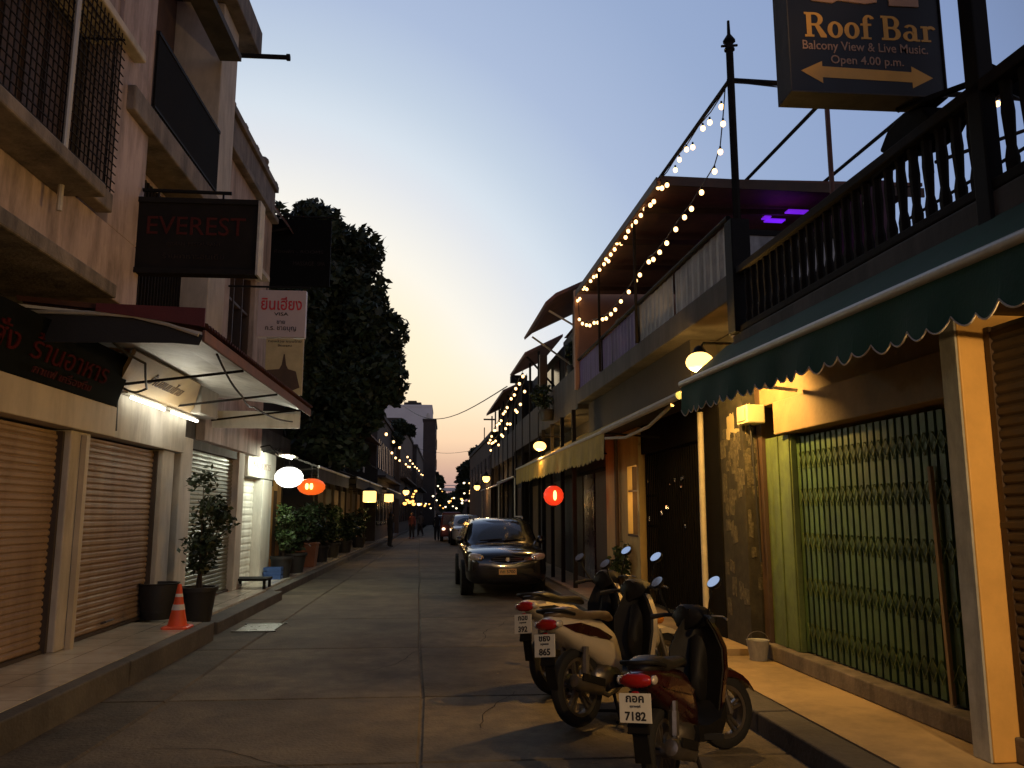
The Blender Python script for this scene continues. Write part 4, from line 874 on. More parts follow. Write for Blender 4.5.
for i, (px, pz, y) in enumerate(((-1.87, 2.34, 70), (-1.2, 3.09, 70), (-.9, 2.76, 71), (.41, 2.93, 72), (1.25, 2.5, 69), (1.94, 2.76, 66), (-.62, 2.34, 74), (.84, 2.09, 74), (-1.44, 2.09, 73), (-.45, 2.2, 95), (-.2, 2.4, 105), (.7, 2.45, 100), (1.1, 2.2, 98), (-1.25, 5.2, 110), (-.95, 4.9, 112), (-.7, 4.6, 115), (1.3, 4.0, 64), (1.33, 3.2, 64))):
    post_lamp('street_lamp', 'tiny lamp glowing far down the street', (px, y, pz), (.06, .09, .075)[i % 3]*(1 if y < 90 else 1.3), M['farlamp' if i % 3 else 'farorange'], 0, group='tiny lamps far down the street')
def strand(label, pts, r, n, sag, seed, jit=.12):
    rn = random.Random(seed); a, b = Vector(pts[0]), Vector(pts[1]); o = []; cc = []
    for i in range(n):
        t = (i+rn.uniform(.1, .9))/n; o.append(a.lerp(b, t)-Vector((0, 0, sag*math.sin(math.pi*t)+rn.uniform(0, jit))))
    for i in range(13): cc.append(a.lerp(b, i/12)-Vector((0, 0, sag*math.sin(math.pi*i/12)-r*2)))
    string_lights(label, o, cc, r)
strand('bulb string along the eaves over the far right balconies', (ROW((2.2, 19.6, 5.15)), ROW((2.2, 30, 4.35))), .036, 16, .05, 3)
strand('second bulb string hanging slightly below the eave string', (ROW((2.25, 19.4, 5.0)), ROW((2.2, 29.6, 4.2))), .034, 14, .35, 5, .3)
strand('bulb string over the left pavement in front of the far tower', ((-2.2, 28, 4.6), (-2.2, 76, 5.05)), .05, 11, .0, 8)
strand('short lower bulb string beside the tower string', ((-2.35, 33, 4.25), (-2.25, 52, 4.55)), .046, 6, .1, 9)
tag(MB().tube([Vector((-3.3, 60, 9.5)).lerp(ROW((2.9, 30, 6.4)), t)-Vector((0, 0, 1.1*math.sin(math.pi*t))) for t in [i/16 for i in range(17)]], .022, 5).build('wire', M['cable']), 'thick sagging wire crossing the street against the sunset', 'wire')
tag(MB().tube([Vector((-3.2, 80, 8)).lerp(Vector((2.2, 70, 7.0)), t)-Vector((0, 0, .4*math.sin(math.pi*t))) for t in [i/10 for i in range(11)]], .016, 5).build('wire', M['cable']), 'thin faint wire low across the end of the street', 'wire')

# ------------------------------------------------------------------ trees and plants
def leaves(clumps, n, size, seed, upbias=.3, shell=.55):
    rn = random.Random(seed); mb = MB(); tot = sum(c[3]**2 for c in clumps); vs = mb.v; fs = mb.f
    for cx, cy, cz, r in clumps:
        k = int(n*r*r/tot)
        for _ in range(k):
            while True:
                d = Vector((rn.uniform(-1, 1), rn.uniform(-1, 1), rn.uniform(-1, 1)))
                if .05 < d.length < 1: break
            rad = r*(shell+(1-shell)*rn.random()**.6)*(1+.22*noise.noise(Vector((cx+d.x*2.5, cy+d.y*2.5, cz+d.z*2.5))))
            p = Vector((cx, cy, cz))+d.normalized()*rad*Vector((1, 1, .9)).length/1.68
            a = Vector((rn.uniform(-1, 1), rn.uniform(-1, 1), rn.uniform(-.9, .5))).normalized(); b = a.cross(Vector((rn.uniform(-1, 1), rn.uniform(-1, 1), rn.uniform(-1, 1)))).normalized()
            s = size*rn.uniform(.6, 1.3); i = len(vs)
            vs += [tuple(p-a*s*.5), tuple(p+b*s*.24+a*s*.02), tuple(p+a*s*.5), tuple(p-b*s*.24+a*s*.02)]; fs.append((i, i+1, i+2, i+3))
    mb.m = [0]*len(fs)
    return mb
def sub_clumps(centres, per, seed, spread=.75, small=.45):
    rn = random.Random(seed); out = []
    for x, y, z, r in centres:
        out.append((x, y, z, r*.8))
        for _ in range(per):
            t = rn.uniform(0, 6.28); e = rn.uniform(-.7, 1.2)
            out.append((x+r*spread*math.cos(t)*math.cos(e), y+r*spread*math.sin(t)*math.cos(e), z+r*spread*math.sin(e), r*rn.uniform(small*.7, small*1.2)))
    return out
def tree(name, label, base, trunk, centres, n, size, seed, m, per=7, r0=.3, group=None):
    t = thing(name, label, 'tree', base, group)
    b = Vector(base); f = Vector(trunk)
    tk = MB().tube([b, b.lerp(f, .5)+Vector((.1, 0, 0)), f], [r0, r0*.8, r0*.6], 10)
    for x, y, z, r in centres: tk.tube([f, f.lerp(Vector((x, y, z)), .5)+Vector((0, 0, -.2)), (x, y, z)], [r0*.5, r0*.3, r0*.1], 6)
    tk.build('trunk', M['bark'], t, smooth=50)
    leaves(sub_clumps(centres, per, seed), n, size, seed).build('crown', m, t)
    return t
def pc(px, py, Y, r):      # crown masses laid out from image pixel coordinates at assumed distances
    k = Y/820
    return ((px-447)*k, Y, 1.75+(512-py)*k, r*k)
S26 = [pc(285, 262, 25, 60), pc(322, 268, 26.5, 54), pc(345, 318, 25.5, 52), pc(356, 368, 25, 44), pc(318, 345, 27.5, 62), pc(318, 415, 24.5, 56), pc(352, 408, 26, 34), pc(280, 330, 24, 56), pc(290, 385, 26, 60), pc(335, 446, 25.5, 32), pc(385, 348, 26, 14), pc(388, 395, 25.5, 13), pc(300, 222, 26, 24), pc(370, 300, 26, 14)]
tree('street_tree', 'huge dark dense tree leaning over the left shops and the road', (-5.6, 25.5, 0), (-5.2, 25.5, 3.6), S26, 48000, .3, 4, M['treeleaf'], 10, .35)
tree('roadside_tree', 'rounded dark tree on the gate side at the far end of the street', (4.0, 66, 0), (3.4, 66, 2.4), [pc(470, 470, 66, 13), pc(466, 488, 66, 13), pc(480, 480, 67, 14), pc(488, 495, 66, 14), pc(477, 455, 68, 9)], 5000, .45, 9, M['treeleaf'], 6, .22)
tree('roadside_tree', 'small dark tree on a roof ledge before the pale tower', (-3.9, 58, 6), (-3.8, 58, 7), [pc(400, 428, 58, 9), pc(409, 432, 58, 6), pc(395, 440, 57, 9)], 2200, .35, 12, M['treeleaf'], 5, .1)
tree('roadside_tree', 'dark tree closing the left end of the street under the tower', (-4.2, 150, 0), (-4.2, 150, 3), [pc(428, 478, 150, 9), pc(436, 485, 150, 9), pc(422, 490, 148, 9), pc(441, 496, 150, 7)], 2600, .9, 13, M['treeleaf'], 5, .3)
tree('roadside_tree', 'dark tree closing the middle of the far street end', (1.5, 170, 0), (1.5, 170, 3), [pc(452, 500, 170, 9), pc(461, 494, 170, 9), pc(444, 502, 172, 8), pc(457, 507, 168, 8), pc(447, 509, 168, 7)], 3000, 1.0, 14, M['treeleaf'], 5, .3)
k = thing('footbridge', 'long low concrete footbridge crossing the far end of the street', 'bridge', (0, 210, 6))
MB().box(-20, 20, 208, 212, 7.0, 7.8).build('deck', M['tower'], k); MB().box(-20, 20, 208, 208.2, 8.3, 8.5).build('parapet', M['tower'], k)
for x in (-18, 18): MB().box(x-.5, x+.5, 209, 211, -.1, 7).build('pier', M['tower'], k)
MB().box(-40, 40, 260, 265, 0, 5).box(-14, -3, 258, 260, 0, 6).box(2, 20, 257, 260, 0, 6.5)
tag(MB().box(-60, 60, 230, 240, 0, 4.4).box(-60, -12, 229.9, 240, 4.4, 7).box(6, 60, 229.9, 240, 4.4, 6.4).build('market_hall', M['fardark']), 'long dark low building closing the street beyond the footbridge', 'building')

def potted(label, x, y, z, h, w, pr_, ph, mpot, seed, n=900, size=.14, m='leaf', square=False, group=None):
    t = thing('potted_plant', label, 'potted plant', (x, y, z), group); rn = random.Random(seed)
    if square:
        MB().loft([[(x+a*s, y+b*s, z+q) for a, b in ((-1, -1), (1, -1), (1, 1), (-1, 1))] for s, q in ((pr_*.8, 0), (pr_, ph-.05), (pr_*1.08, ph-.05), (pr_*1.08, ph), (pr_*.9, ph), (pr_*.88, ph-.06))]).build('pot', M[mpot], t, bevel=.01)
    else:
        MB().lathe([(pr_*.75, 0), (pr_*.98, ph-.06), (pr_*1.08, ph-.06), (pr_*1.08, ph), (pr_*.92, ph), (pr_*.9, ph-.05)], (x, y, z), 18).build('pot', M[mpot], t, smooth=40)
    st = MB(); cl = []
    for i in range(9):
        a = rn.uniform(0, 6.28); e = rn.uniform(.25, 1)*w; tz = z+ph+(h-ph)*rn.uniform(.35, .97)
        e *= (1.15-.5*(tz-z)/h)
        q = (x+e*math.cos(a), y+e*math.sin(a), tz); st.tube([(x+rn.uniform(-.05, .05), y, z+ph-.06), (x+e*.35*math.cos(a), y+e*.35*math.sin(a), z+ph+(tz-z-ph)*.55), q], [.012, .009, .004], 5); cl.append((*q, w*rn.uniform(.4, .65)))
        cl.append((x+e*.4*math.cos(a), y+e*.4*math.sin(a), z+ph+(tz-z-ph)*.55, w*.45))
    st.build('stem', M['bark'], t)
    leaves(cl, n, size, seed, shell=.15).build('foliage', M[m], t)
    return t
potted('tall leafy shrub in a black pot between the traffic cone and green shutter', -3.62, 12.55, .17, 2.1, .4, .26, .5, 'pot', 21, 1300, .105)
tag(MB().lathe([(.2, 0), (.26, .25), (.27, .48), (.29, .5), (.25, .5), (.23, .1)], (-4.1, 12.3, .25), 18).build('planter', M['pot'], None, smooth=40), 'empty black planter tub behind the traffic cone by the shutter pillar', 'planter')
potted('slim pale leaved plant in a black pot before the orange panel', -3.95, 20.3, .2, 1.75, .3, .26, .5, 'pot', 22, 900, .13, 'leaf2')
potted('broad dark bush in a black tub under the orange lantern', -3.95, 21.9, .2, 1.6, .6, .32, .5, 'pot', 23, 1500, .15)
potted('dark bush in a square terracotta pot at the left kerb', -4.0, 24.2, .2, 1.7, .5, .3, .68, 'terra', 24, 1100, .14, square=True)
potted('round dark bush in a black pot past the terracotta pot', -4.0, 26.6, .2, 1.35, .5, .3, .5, 'pot', 25, 1000, .15)
potted('wide dark bush in a black pot under the dark canopy', -4.0, 29.2, .2, 1.6, .55, .3, .5, 'pot', 26, 1000, .16)
potted('low dark bush in a black pot near the larger yellow lantern', -3.95, 32.5, .2, 1.3, .6, .3, .45, 'pot', 27, 800, .17)
potted('farthest dark bush in a black pot before the standing person', -3.9, 37, .2, 1.5, .6, .32, .45, 'pot', 28, 700, .2)
potted('bushy plant in a hanging black planter on the far right balcony front', *ROW((2.75, 19.5, 3.95)), .75, .4, .2, .25, 'pot', 29, 500, .12)
potted('leafy plant in a small black pot below the lit yellow window', *ROW((3.2, 14.3, .24)), .95, .25, .16, .3, 'pot', 30, 350, .12)
potted('straggly plant in a black pot on the grey balcony of the deep eave house', *ROW((3.1, 17.8, 4.74)), .8, .35, .15, .25, 'pot', 31, 400, .12)
k = thing('crate', 'low blue crate on the pavement before the lit white shop', 'crate', (-4.1, 19.9, .2))
mb = MB()
for a, b, c, d in ((-4.25, -3.85, 19.75, 19.78), (-4.25, -3.85, 20.02, 20.05), (-4.25, -4.22, 19.78, 20.02), (-3.88, -3.85, 19.78, 20.02)):
    for q in range(3): mb.box(a, b, c, d, .22+q*.09, .29+q*.09)
mb.box(-4.25, -3.85, 19.75, 20.05, .2, .22).build('frame', mat('blue_plastic', (.04, .1, .3), .5), k)
k = thing('low_bench', 'low dark step bench before the lit white shop door', 'bench', (-4.0, 17.6, .2))
MB().box(-4.35, -3.65, 17.3, 17.9, .36, .41).build('top', M['black'], k, bevel=.01)
for x, y in ((-4.3, 17.35), (-3.7, 17.35), (-4.3, 17.85), (-3.7, 17.85)): MB().box(x-.025, x+.025, y-.025, y+.025, .2, .36).build('leg', M['black'], k)

c = (-3.5, 11.3, .25); k = thing('traffic_cone', 'orange traffic cone with pale band at the left pavement edge', 'cone', c)
MB().loft([[(c[0]+s*a, c[1]+s*b, c[2]+h) for a, b in ((-1, -.75), (-.75, -1), (.75, -1), (1, -.75), (1, .75), (.75, 1), (-.75, 1), (-1, .75))] for s, h in ((.17, 0), (.17, .02), (.15, .035))]).build('base', M['cone'], k)
prof = [(.125, .035), (.118, .06), (.088, .2), (.062, .33), (.028, .53), (.024, .56), (.014, .56)]
MB().lathe(prof, c, 24).build('body', M['cone'], k, smooth=40)
for h0, h1 in ((.235, .305), (.40, .44)):
    rr = lambda h: .0885-(h-.2)*.2+.003
    MB().lathe([(rr(h0), h0), (rr(h1), h1)], c, 24).build('band', M['band'], k, smooth=40)

# ------------------------------------------------------------------ vehicles
def car(label, paint, loc, rz, plate_txt=None, mplate='plateyel', roofrail=True, group=None):
    root = thing('parked_car', label, 'car', loc, group, local=True, rz=rz)
    ST = [(-.03, .60, .34, .70, .72), (.02, .76, .28, .80, .83), (.13, .83, .26, .88, .93), (.38, .87, .24, .94, 1.0), (.8, .885, .24, .97, 1.045), (1.2, .89, .24, 1.0, 1.075), (1.6, .89, .24, 1.01, 1.08), (2.6, .895, .24, 1.02, 1.09), (3.6, .89, .24, 1.03, 1.09), (4.2, .87, .26, 1.02, 1.08), (4.42, .82, .30, .98, 1.03), (4.47, .72, .38, .9, .96)]
    rings = []
    for y, w_, zb, zs, zt in ST:
        h = [(w_*.80, zb), (w_*.97, zb+.08), (w_, zb+.2), (w_*.995, (zb+zs)/2+.12), (w_*.97, zs-.03), (w_*.90, zs+(zt-zs)*.45), (w_*.55, zt-.01)]
        rings.append([(x, y, z) for x, z in h]+[(0, y, zt)]+[(-x, y, z) for x, z in reversed(h)]+[(0, y, zb-.01)])
    MB().loft(rings).build('body', paint, root, smooth=60, sub=1)
    GT = [(1.10, .74, 1.05, .64, 1.065), (1.26, .78, 1.05, .70, 1.17), (1.66, .81, 1.06, .66, 1.46), (1.88, .815, 1.07, .64, 1.555), (2.5, .82, 1.07, .635, 1.60), (3.5, .82, 1.07, .625, 1.595), (4.15, .805, 1.07, .60, 1.55), (4.42, .75, 1.05, .60, 1.12)]
    rings = []
    for y, wb, zb, wt, zt in GT:
        h = [(wb, zb-.05), (wb, zb), ((wb+wt*1.06)/2, (zb+zt)/2), (wt*1.05, zt-.045), (wt*.9, zt-.008), (wt*.5, zt+.012)]
        rings.append([(x, y, z) for x, z in h]+[(0, y, zt+.016)]+[(-x, y, z) for x, z in reversed(h)])
    MB().loft(rings).build('cabin', paint, root, smooth=50)
    # windscreen: a bowed sheet just proud of the cabin
    vs = []; fs = []; nx, ny = 10, 5
    for j in range(ny+1):
        t = j/ny; y = 1.17+(1.86-1.17)*t; z = 1.115+(1.545-1.115)*t+.02*math.sin(math.pi*t); hw = .70-(.70-.615)*t
        for i in range(nx+1):
            u = -1+2*i/nx; vs.append((hw*u, y+.10*u*u-.035, z+.016-.012*u*u))
    fs = [(j*(nx+1)+i, j*(nx+1)+i+1, (j+1)*(nx+1)+i+1, (j+1)*(nx+1)+i) for j in range(ny) for i in range(nx)]
    ws = MB().add(vs, fs).build('windscreen', M['glass'], root, smooth=60)
    MB().bar((-.5, 1.13, 1.13), (.0, 1.17, 1.165), .018).bar((.05, 1.13, 1.13), (.5, 1.19, 1.165), .018).build('wiper', M['plastic'], ws)
    for s in (-1, 1):
        for y0, y1, b0, b1 in ((1.72, 2.50, 1.45, 2.5), (2.58, 3.5, 2.58, 3.5), (3.58, 4.0, 3.58, 4.22)):
            MB().add([(s*.832, b0+.05, 1.09), (s*.832, b1, 1.09), (s*.692, y1, 1.51), (s*.70, y0+.12, 1.50)], [(0, 1, 2, 3)]).build('window', M['glass'], root)
        wpts = MB().ball((s*.92, 1.52, 1.13), (.095, .06, .095), 10, 6).bar((s*.78, 1.55, 1.06), (s*.88, 1.55, 1.10), .04); wpts.build('wing_mirror', paint, root, smooth=50)
        hl = MB(lambda p: Vector((p[0], p[1], p[2]+.22*(abs(p[0])-.6)))).ball((s*.61, .11, .80), (.20, .115, .095), 16, 10).build('headlight', M['lens'], root, smooth=60)
        MB().ball((s*.56, .02, .79), (.055, .05, .05), 10, 6).build('reflector', M['chrome'], hl, smooth=60)
        MB().ball((s*.66, .065, .42), (.07, .04, .04), 10, 6).build('fog_light', M['lens'], root, smooth=60)
        if roofrail: MB().tube([(s*.57, 2.1, 1.58), (s*.575, 2.2, 1.64), (s*.57, 3.6, 1.64), (s*.57, 3.7, 1.59)], .018, 6).build('roof_rail', M['steel'], root)
        for y in (.86, 3.55):
            MB().lathe([(.375, -.12), (.375, .02)], (s*.80, y, .36), 24, 'x').build('wheel_arch', M['black'], root)
            wheel = MB().lathe([(.20, -.11), (.30, -.11), (.335, -.08), (.335, .08), (.30, .11), (.20, .11)], (s*.765, y, .335), 28, 'x').build('wheel', M['rubber'], root, smooth=40)
            rm = MB().lathe([(.0, .06), (.06, .07), (.18, .085), (.205, .112)] if s > 0 else [(.0, -.06), (.06, -.07), (.18, -.085), (.205, -.112)], (s*.765, y, .335), 20, 'x')
            for q in range(5):
                t = q*1.2566; rm.bar((s*.85, y+.04*math.cos(t), .335+.04*math.sin(t)), (s*.87, y+.19*math.cos(t), .335+.19*math.sin(t)), .05, .02, up=(1, 0, 0))
            rm.build('rim', M['steel'], wheel)
    gr = MB().ball((0, .01, .775), (.36, .05, .085), 20, 8).build('grille', M['black'], root, smooth=60)
    MB().tube([(-.38+.0633*i, -.02-.004*(6-abs(i-6)), .735-.05*math.sin(math.pi*i/12)+.015) for i in range(13)], .010, 6).build('chrome_trim', M['chrome'], gr)
    for z in (.765, .80): MB().tube([(-.31, -.025, z), (0, -.045, z-.01), (.31, -.025, z)], .006, 5).build('chrome_bar', M['steel'], gr)
    MB().lathe([(.035, -.012), (.05, -.018), (.05, .01)], (0, -.045, .785), 18, 'y').build('emblem', M['chrome'], gr)
    MB().box(-.42, .42, -.028, .0, .335, .40).build('intake', M['black'], root, bevel=.01)
    pl = MB().box(-.185, .185, -.07, -.052, .475, .595).build('number_plate', M[mplate], root, bevel=.004)
    if plate_txt: MB().text(plate_txt, (0, -.071, .505), (1, 0, 0), (0, 0, 1), width=.31, height=.065, depth=.002, align='C', bold=.01).build('plate_lettering', M['ink'], pl)
    return root
a = R(1.8)
car('black car with yellow number plate parked facing the camera by the red lantern', M['carpaint'], (1.26, 17.12, 0), a, 'กท 5700')
whitecar = mat('white_car_paint', (.42, .42, .42), .25, coat=1, bump=0)
car('white car parked behind the black one, partly hidden', whitecar, (1.15, 43.5, 0), R(2), 'กข 118', 'plate', False)
k = thing('parked_car', 'small dark red van glimpsed beside the white car', 'car', (.38, 49.5, 0))
k.name = 'parked_van'; tag(k, cat='van')
MB().loft([[(x*.8-.1+.38, y, z) for x, z in ((-.8, .3), (-.82, .9), (-.68, 1.75), (.68, 1.75), (.82, .9), (.8, .3))] for y in (49.5, 53.5)]).build('body', mat('dull_red_van', (.25, .05, .04), .4), k, bevel=.08)
MB().box(-.22, .77, 49.44, 49.5, 1.0, 1.6).build('windscreen', M['glass'], k)
for x in (-.3, .85): MB().lathe([(.3, -.1), (.3, .1)], (x, 50.2, .3), 16, 'x').build('wheel', M['rubber'], k); MB().ball((x*.8+.05, 49.47, .75), (.1, .06, .08), 8, 6).build('headlight', M['farlamp'], k)
for i, (x, y, lab) in enumerate(((-.5, 88, 'dark car with headlights on, far down the left of the road'), (.35, 96, 'dark car with headlights on, far down the middle of the road'))):
    k = thing('distant_car', lab, 'car', (x, y, 0))
    MB().loft([[(x+a*.85, y+b, z) for a, b, z in ((-1, 0, .3), (-1, 0, .8), (-.7, .9, 1.4), (.7, .9, 1.4), (1, 0, .8), (1, 0, .3))], [(x+a*.85, y+b, z) for a, b, z in ((-1, 4, .3), (-1, 4, .9), (-.7, 3.2, 1.4), (.7, 3.2, 1.4), (1, 4, .9), (1, 4, .3))]]).build('body', M['carpaint'], k, bevel=.05)
    for s in (-.6, .6): MB().ball((x+s, y-.03, .68), (.14, .08, .1), 8, 6).build('headlight', M['farlamp'], k)
    for s in (-.7, .7):
        for yy in (.8, 3.2): MB().lathe([(.3, -.1), (.3, .1)], (x+s, y+yy, .3), 14, 'x').build('wheel', M['rubber'], k)

# ------------------------------------------------------------------ motor scooters (x forward, z up, rear tyre contact at 0,0,0)
def scooter(label, loc, rz, st, col, seatm, wr, top, inner, plate_lines, accent, accent_txt=None, group=None, scale=1.0, lean=5):
    root = thing('motor_scooter', label, 'motor scooter', loc, group, local=True, rz=rz); root.scale = (scale,)*3; root.rotation_euler = (R(-lean), 0, rz)
    WB = 1.22; sa = R(st); P0 = Vector((WB-.10, 0, 0))
    def ST(p):     # things that turn with the handlebar
        v = Vector(p)-P0; c, s = math.cos(sa), math.sin(sa); return Vector((v.x*c-v.y*s, v.x*s+v.y*c, v.z))+P0
    def wheel(x, T, name):
        b = MB(T); tw = .045
        w_ = b.lathe([(wr-.075, -tw*.8), (wr-.04, -tw), (wr-.012, -tw*.75), (wr, 0), (wr-.012, tw*.75), (wr-.04, tw), (wr-.075, tw*.8), (wr-.075, -tw*.8)], (x, 0, wr), 32, 'y', False).build(name, M['rubber'], root, smooth=40)
        rim = MB(T); rim.lathe([(wr-.10, -.03), (wr-.070, -.034), (wr-.070, .034), (wr-.10, .03), (wr-.10, -.03)], (x, 0, wr), 32, 'y', False); rim.lathe([(.02, -.06), (.045, -.055), (.045, .055), (.02, .06)], (x, 0, wr), 14, 'y')
        for q in range(5):
            t = q*1.2566+.3
            for dt in (-.13, .13): rim.bar((x+.04*math.cos(t+dt*2), .0, wr+.04*math.sin(t+dt*2)), (x+(wr-.09)*math.cos(t+dt), 0, wr+(wr-.09)*math.sin(t+dt)), .022, .03, up=(0, 1, 0))
        rim.build('rim', M['steel'], w_, smooth=40)
        MB(T).lathe([(.05, .066), (.1, .066), (.1, .072), (.05, .072)], (x, 0, wr), 20, 'y').build('brake_disc', M['chrome'], w_)
    wheel(0, None, 'wheel'); wheel(WB, ST, 'wheel')
    TX = lambda p: Vector((p[0]*.66 if p[0] < 0 else p[0], p[1]*.94, p[2]))
    def shell(stations, n=16, e=.75):
        rings = []
        for x, z, hw, hh in stations:
            r_ = []
            for k in range(n):
                t = 2*math.pi*k/n; c, s = math.cos(t), math.sin(t)
                r_.append((x, hw*math.copysign(abs(c)**e, c), z+hh*math.copysign(abs(s)**e, s)))
            rings.append(r_)
        return rings
    zt = top
    MB(TX).loft(shell([(-.46, zt-.06, .035, .02), (-.40, zt-.075, .075, .05), (-.25, zt-.11, .115, .085), (-.05, zt-.17, .14, .12), (.15, zt-.23, .15, .155), (.33, zt-.30, .145, .19), (.46, zt-.38, .12, .19), (.52, zt-.45, .09, .14)])).build('tail_cowl', col, root, smooth=60)
    for s in (-1, 1):
        MB(TX).add([(-.33, s*.105, zt-.10), (-.05, s*.148, zt-.10), (.18, s*.158, zt-.165), (.36, s*.150, zt-.25), (.30, s*.156, zt-.27), (.05, s*.157, zt-.21), (-.15, s*.138, zt-.165)], [tuple(range(7))]).build('body_panel', accent, root)
        MB(TX).ball((-.40, s*.118, zt-.085), (.06, .022, .03), 10, 6).build('indicator', M['lens'], root, smooth=60)
    MB(TX).loft(shell([(-.38, zt-.02, .06, .022), (-.30, zt-.015, .095, .045), (-.1, zt-.02, .12, .055), (.02, zt-.04, .125, .055), (.10, zt-.055, .13, .035), (.3, zt-.065, .12, .035), (.44, zt-.075, .085, .03), (.52, zt-.11, .05, .025)])).build('seat', seatm, root, smooth=60)
    MB(TX).tube([(-.12, .13, zt-.03), (-.30, .125, zt+.005), (-.43, .09, zt+.02), (-.46, 0, zt+.02), (-.43, -.09, zt+.02), (-.30, -.125, zt+.005), (-.12, -.13, zt-.03)], .014, 8).build('grab_rail', M['plastic'], root, smooth=60)
    MB(TX).ball((-.435, 0, zt-.085), (.06, .118, .046), 16, 8).build('tail_light', M['redlens'], root, smooth=60)
    MB(TX).add([(-.42, -.06, zt-.15), (-.42, .06, zt-.15), (-.50, .075, zt-.38), (-.50, -.075, zt-.38), (-.40, -.06, zt-.15), (-.40, .06, zt-.15), (-.48, .075, zt-.39), (-.48, -.075, zt-.39)], [(0, 1, 2, 3), (7, 6, 5, 4), (0, 4, 5, 1), (1, 5, 6, 2), (2, 6, 7, 3), (3, 7, 4, 0)]).build('mudguard', M['plastic'], root)
    MB(TX).add([(-.47, -.05, zt-.36), (-.47, .05, zt-.36), (-.45, .055, zt-.56), (-.45, -.055, zt-.56), (-.455, -.05, zt-.36), (-.455, .05, zt-.36), (-.435, .055, zt-.56), (-.435, -.055, zt-.56)], [(0, 1, 2, 3), (7, 6, 5, 4), (0, 4, 5, 1), (1, 5, 6, 2), (2, 6, 7, 3), (3, 7, 4, 0)]).build('mud_flap', M['plastic'], root)
    MB(TX).ball((-.475, 0, zt-.155), (.012, .03, .015), 8, 6).build('reflector', M['redlens'], root)
    # plate
    o = Vector((-.515, 0, zt-.27)); u = Vector((-.22, 0, -1)).normalized()*-1
    pl = MB(TX); rt = Vector((0, -1, 0)); nn = rt.cross(u)
    cs = [o+rt*a+u*b+nn*c for c in (-.004, .004) for a, b in ((-.11, -.05), (.11, -.05), (.11, .12), (-.11, .12))]
    plate = pl.add(cs, [(0, 1, 2, 3), (7, 6, 5, 4), (0, 4, 5, 1), (1, 5, 6, 2), (2, 6, 7, 3), (3, 7, 4, 0)]).build('number_plate', M['plate'], root, bevel=.002)
    tx = MB(TX)
    for s, h0, hh, wd in plate_lines: tx.text(s, o+nn*.0045+u*h0, rt, u, width=wd, height=hh, depth=.0015, align='C', bold=.03)
    for a, b in ((-.104, -.054), (-.104, .128)): pass
    tx.build('plate_lettering', M['ink'], plate)
    # engine, swing arm, exhaust on the right (-y)
    MB().box(-.02, .42, .03, .09, wr-.06, wr+.05).ball((.32, 0, wr+.04), (.17, .12, .11), 12, 8).lathe([(.1, -.10), (.11, -.05), (.11, .06), (.09, .10)], (.38, 0, wr+.0), 16, 'y').build('engine', M['steel'], root, smooth=40, bevel=.006)
    ex = MB().tube([(.34, -.11, wr-.07), (.2, -.14, wr-.09), (.08, -.15, wr-.04)], .02, 8).lathe([(.03, 0), (.055, .04), (.06, .3), (.045, .36), (.02, .37)], (0, 0, 0), 14, 'x')
    n0 = len(ex.v)-14*5
    for i in range(n0, len(ex.v)):      # swing the silencer back and up
        x, y, z = ex.v[i]; q = R(-18); xx, zz = -x, z; ex.v[i] = (.12+xx*math.cos(q)-zz*math.sin(q)*-1*-1, -.155+y, wr-.03+x*.30+z)
    e = ex.build('exhaust', M['steel'], root, smooth=50)
    MB().bar((.08, -.215, wr+.02), (-.18, -.215, wr+.1), .055, .012, up=(0, 1, 0)).build('heat_guard', M['plastic'], e)
    for s in (-1, 1):
        MB().tube([(-.02, s*.10, wr+.02), (.02, s*.115, wr+.30)], [.022, .026], 8).tube([(-.01, s*.105, wr+.1), (.01, s*.112, wr+.24)], .034, 8).build('shock_absorber', M['steel'], root)
        MB().bar((.42, s*.10, .26), (.46, s*.27, .26), .035).build('foot_peg', M['rubber'], root)
    MB().tube([(.33, .10, .2), (.28, .17, .02), (.22, .18, .0)], .014, 6).tube([(.33, -.10, .2), (.28, -.17, .02), (.22, -.18, .0)], .014, 6).tube([(.30, .15, .07), (.30, -.15, .07)], .012, 6).build('centre_stand', M['iron'], root)
    # floor, leg shield
    MB().loft([[(x, y*hw, z+(.02 if abs(y) < .5 else 0)) for y in (-1, -.8, 0, .8, 1)]+[(x, y*hw, z-.10) for y in (1, 0, -1)] for x, z, hw in ((.36, .34, .14), (.5, .32, .17), (.72, .32, .18), (.84, .40, .19))]).build('floorboard', M['plastic'], root, smooth=40)
    SH = [(.78, .27, .16), (.83, .46, .19), (.875, .62, .215), (.905, .76, .215), (.945, .88, .16), (.97, .97, .10)]
    def shield(off, inset):
        return [[(x+off-.09*abs(u)**1.3, u*(hw-inset), z) for u in [-1+2*i/10 for i in range(11)]] for x, z, hw in SH]
    fr = shield(.13, .0); bk = shield(.075, .006)
    MB().loft([f+list(reversed(b)) for f, b in zip(fr, bk)]).build('leg_shield', col, root, smooth=50)
    bk2 = shield(.066, .012); bk3 = shield(.058, .02)
    MB().loft([f+list(reversed(b)) for f, b in zip(bk2, bk3)]).build('shield_liner', inner, root, smooth=50)
    MB().loft(shell([(.80, .52, .035, .10), (.86, .55, .055, .18), (.93, .62, .07, .24)], 12)).build('steering_tunnel', inner, root, smooth=60)
    MB().loft(shell([(1.02, .62, .12, .14), (1.10, .60, .11, .15), (1.16, .58, .07, .1), (1.19, .57, .03, .05)], 12)).build('cowl', col, root, smooth=60)
    for s in (-1, 1): MB().ball((1.09, s*.125, .70), (.06, .045, .04), 10, 6).build('indicator', M['amber'], root, smooth=60)
    # steered parts
    fd = MB(ST); rings = []
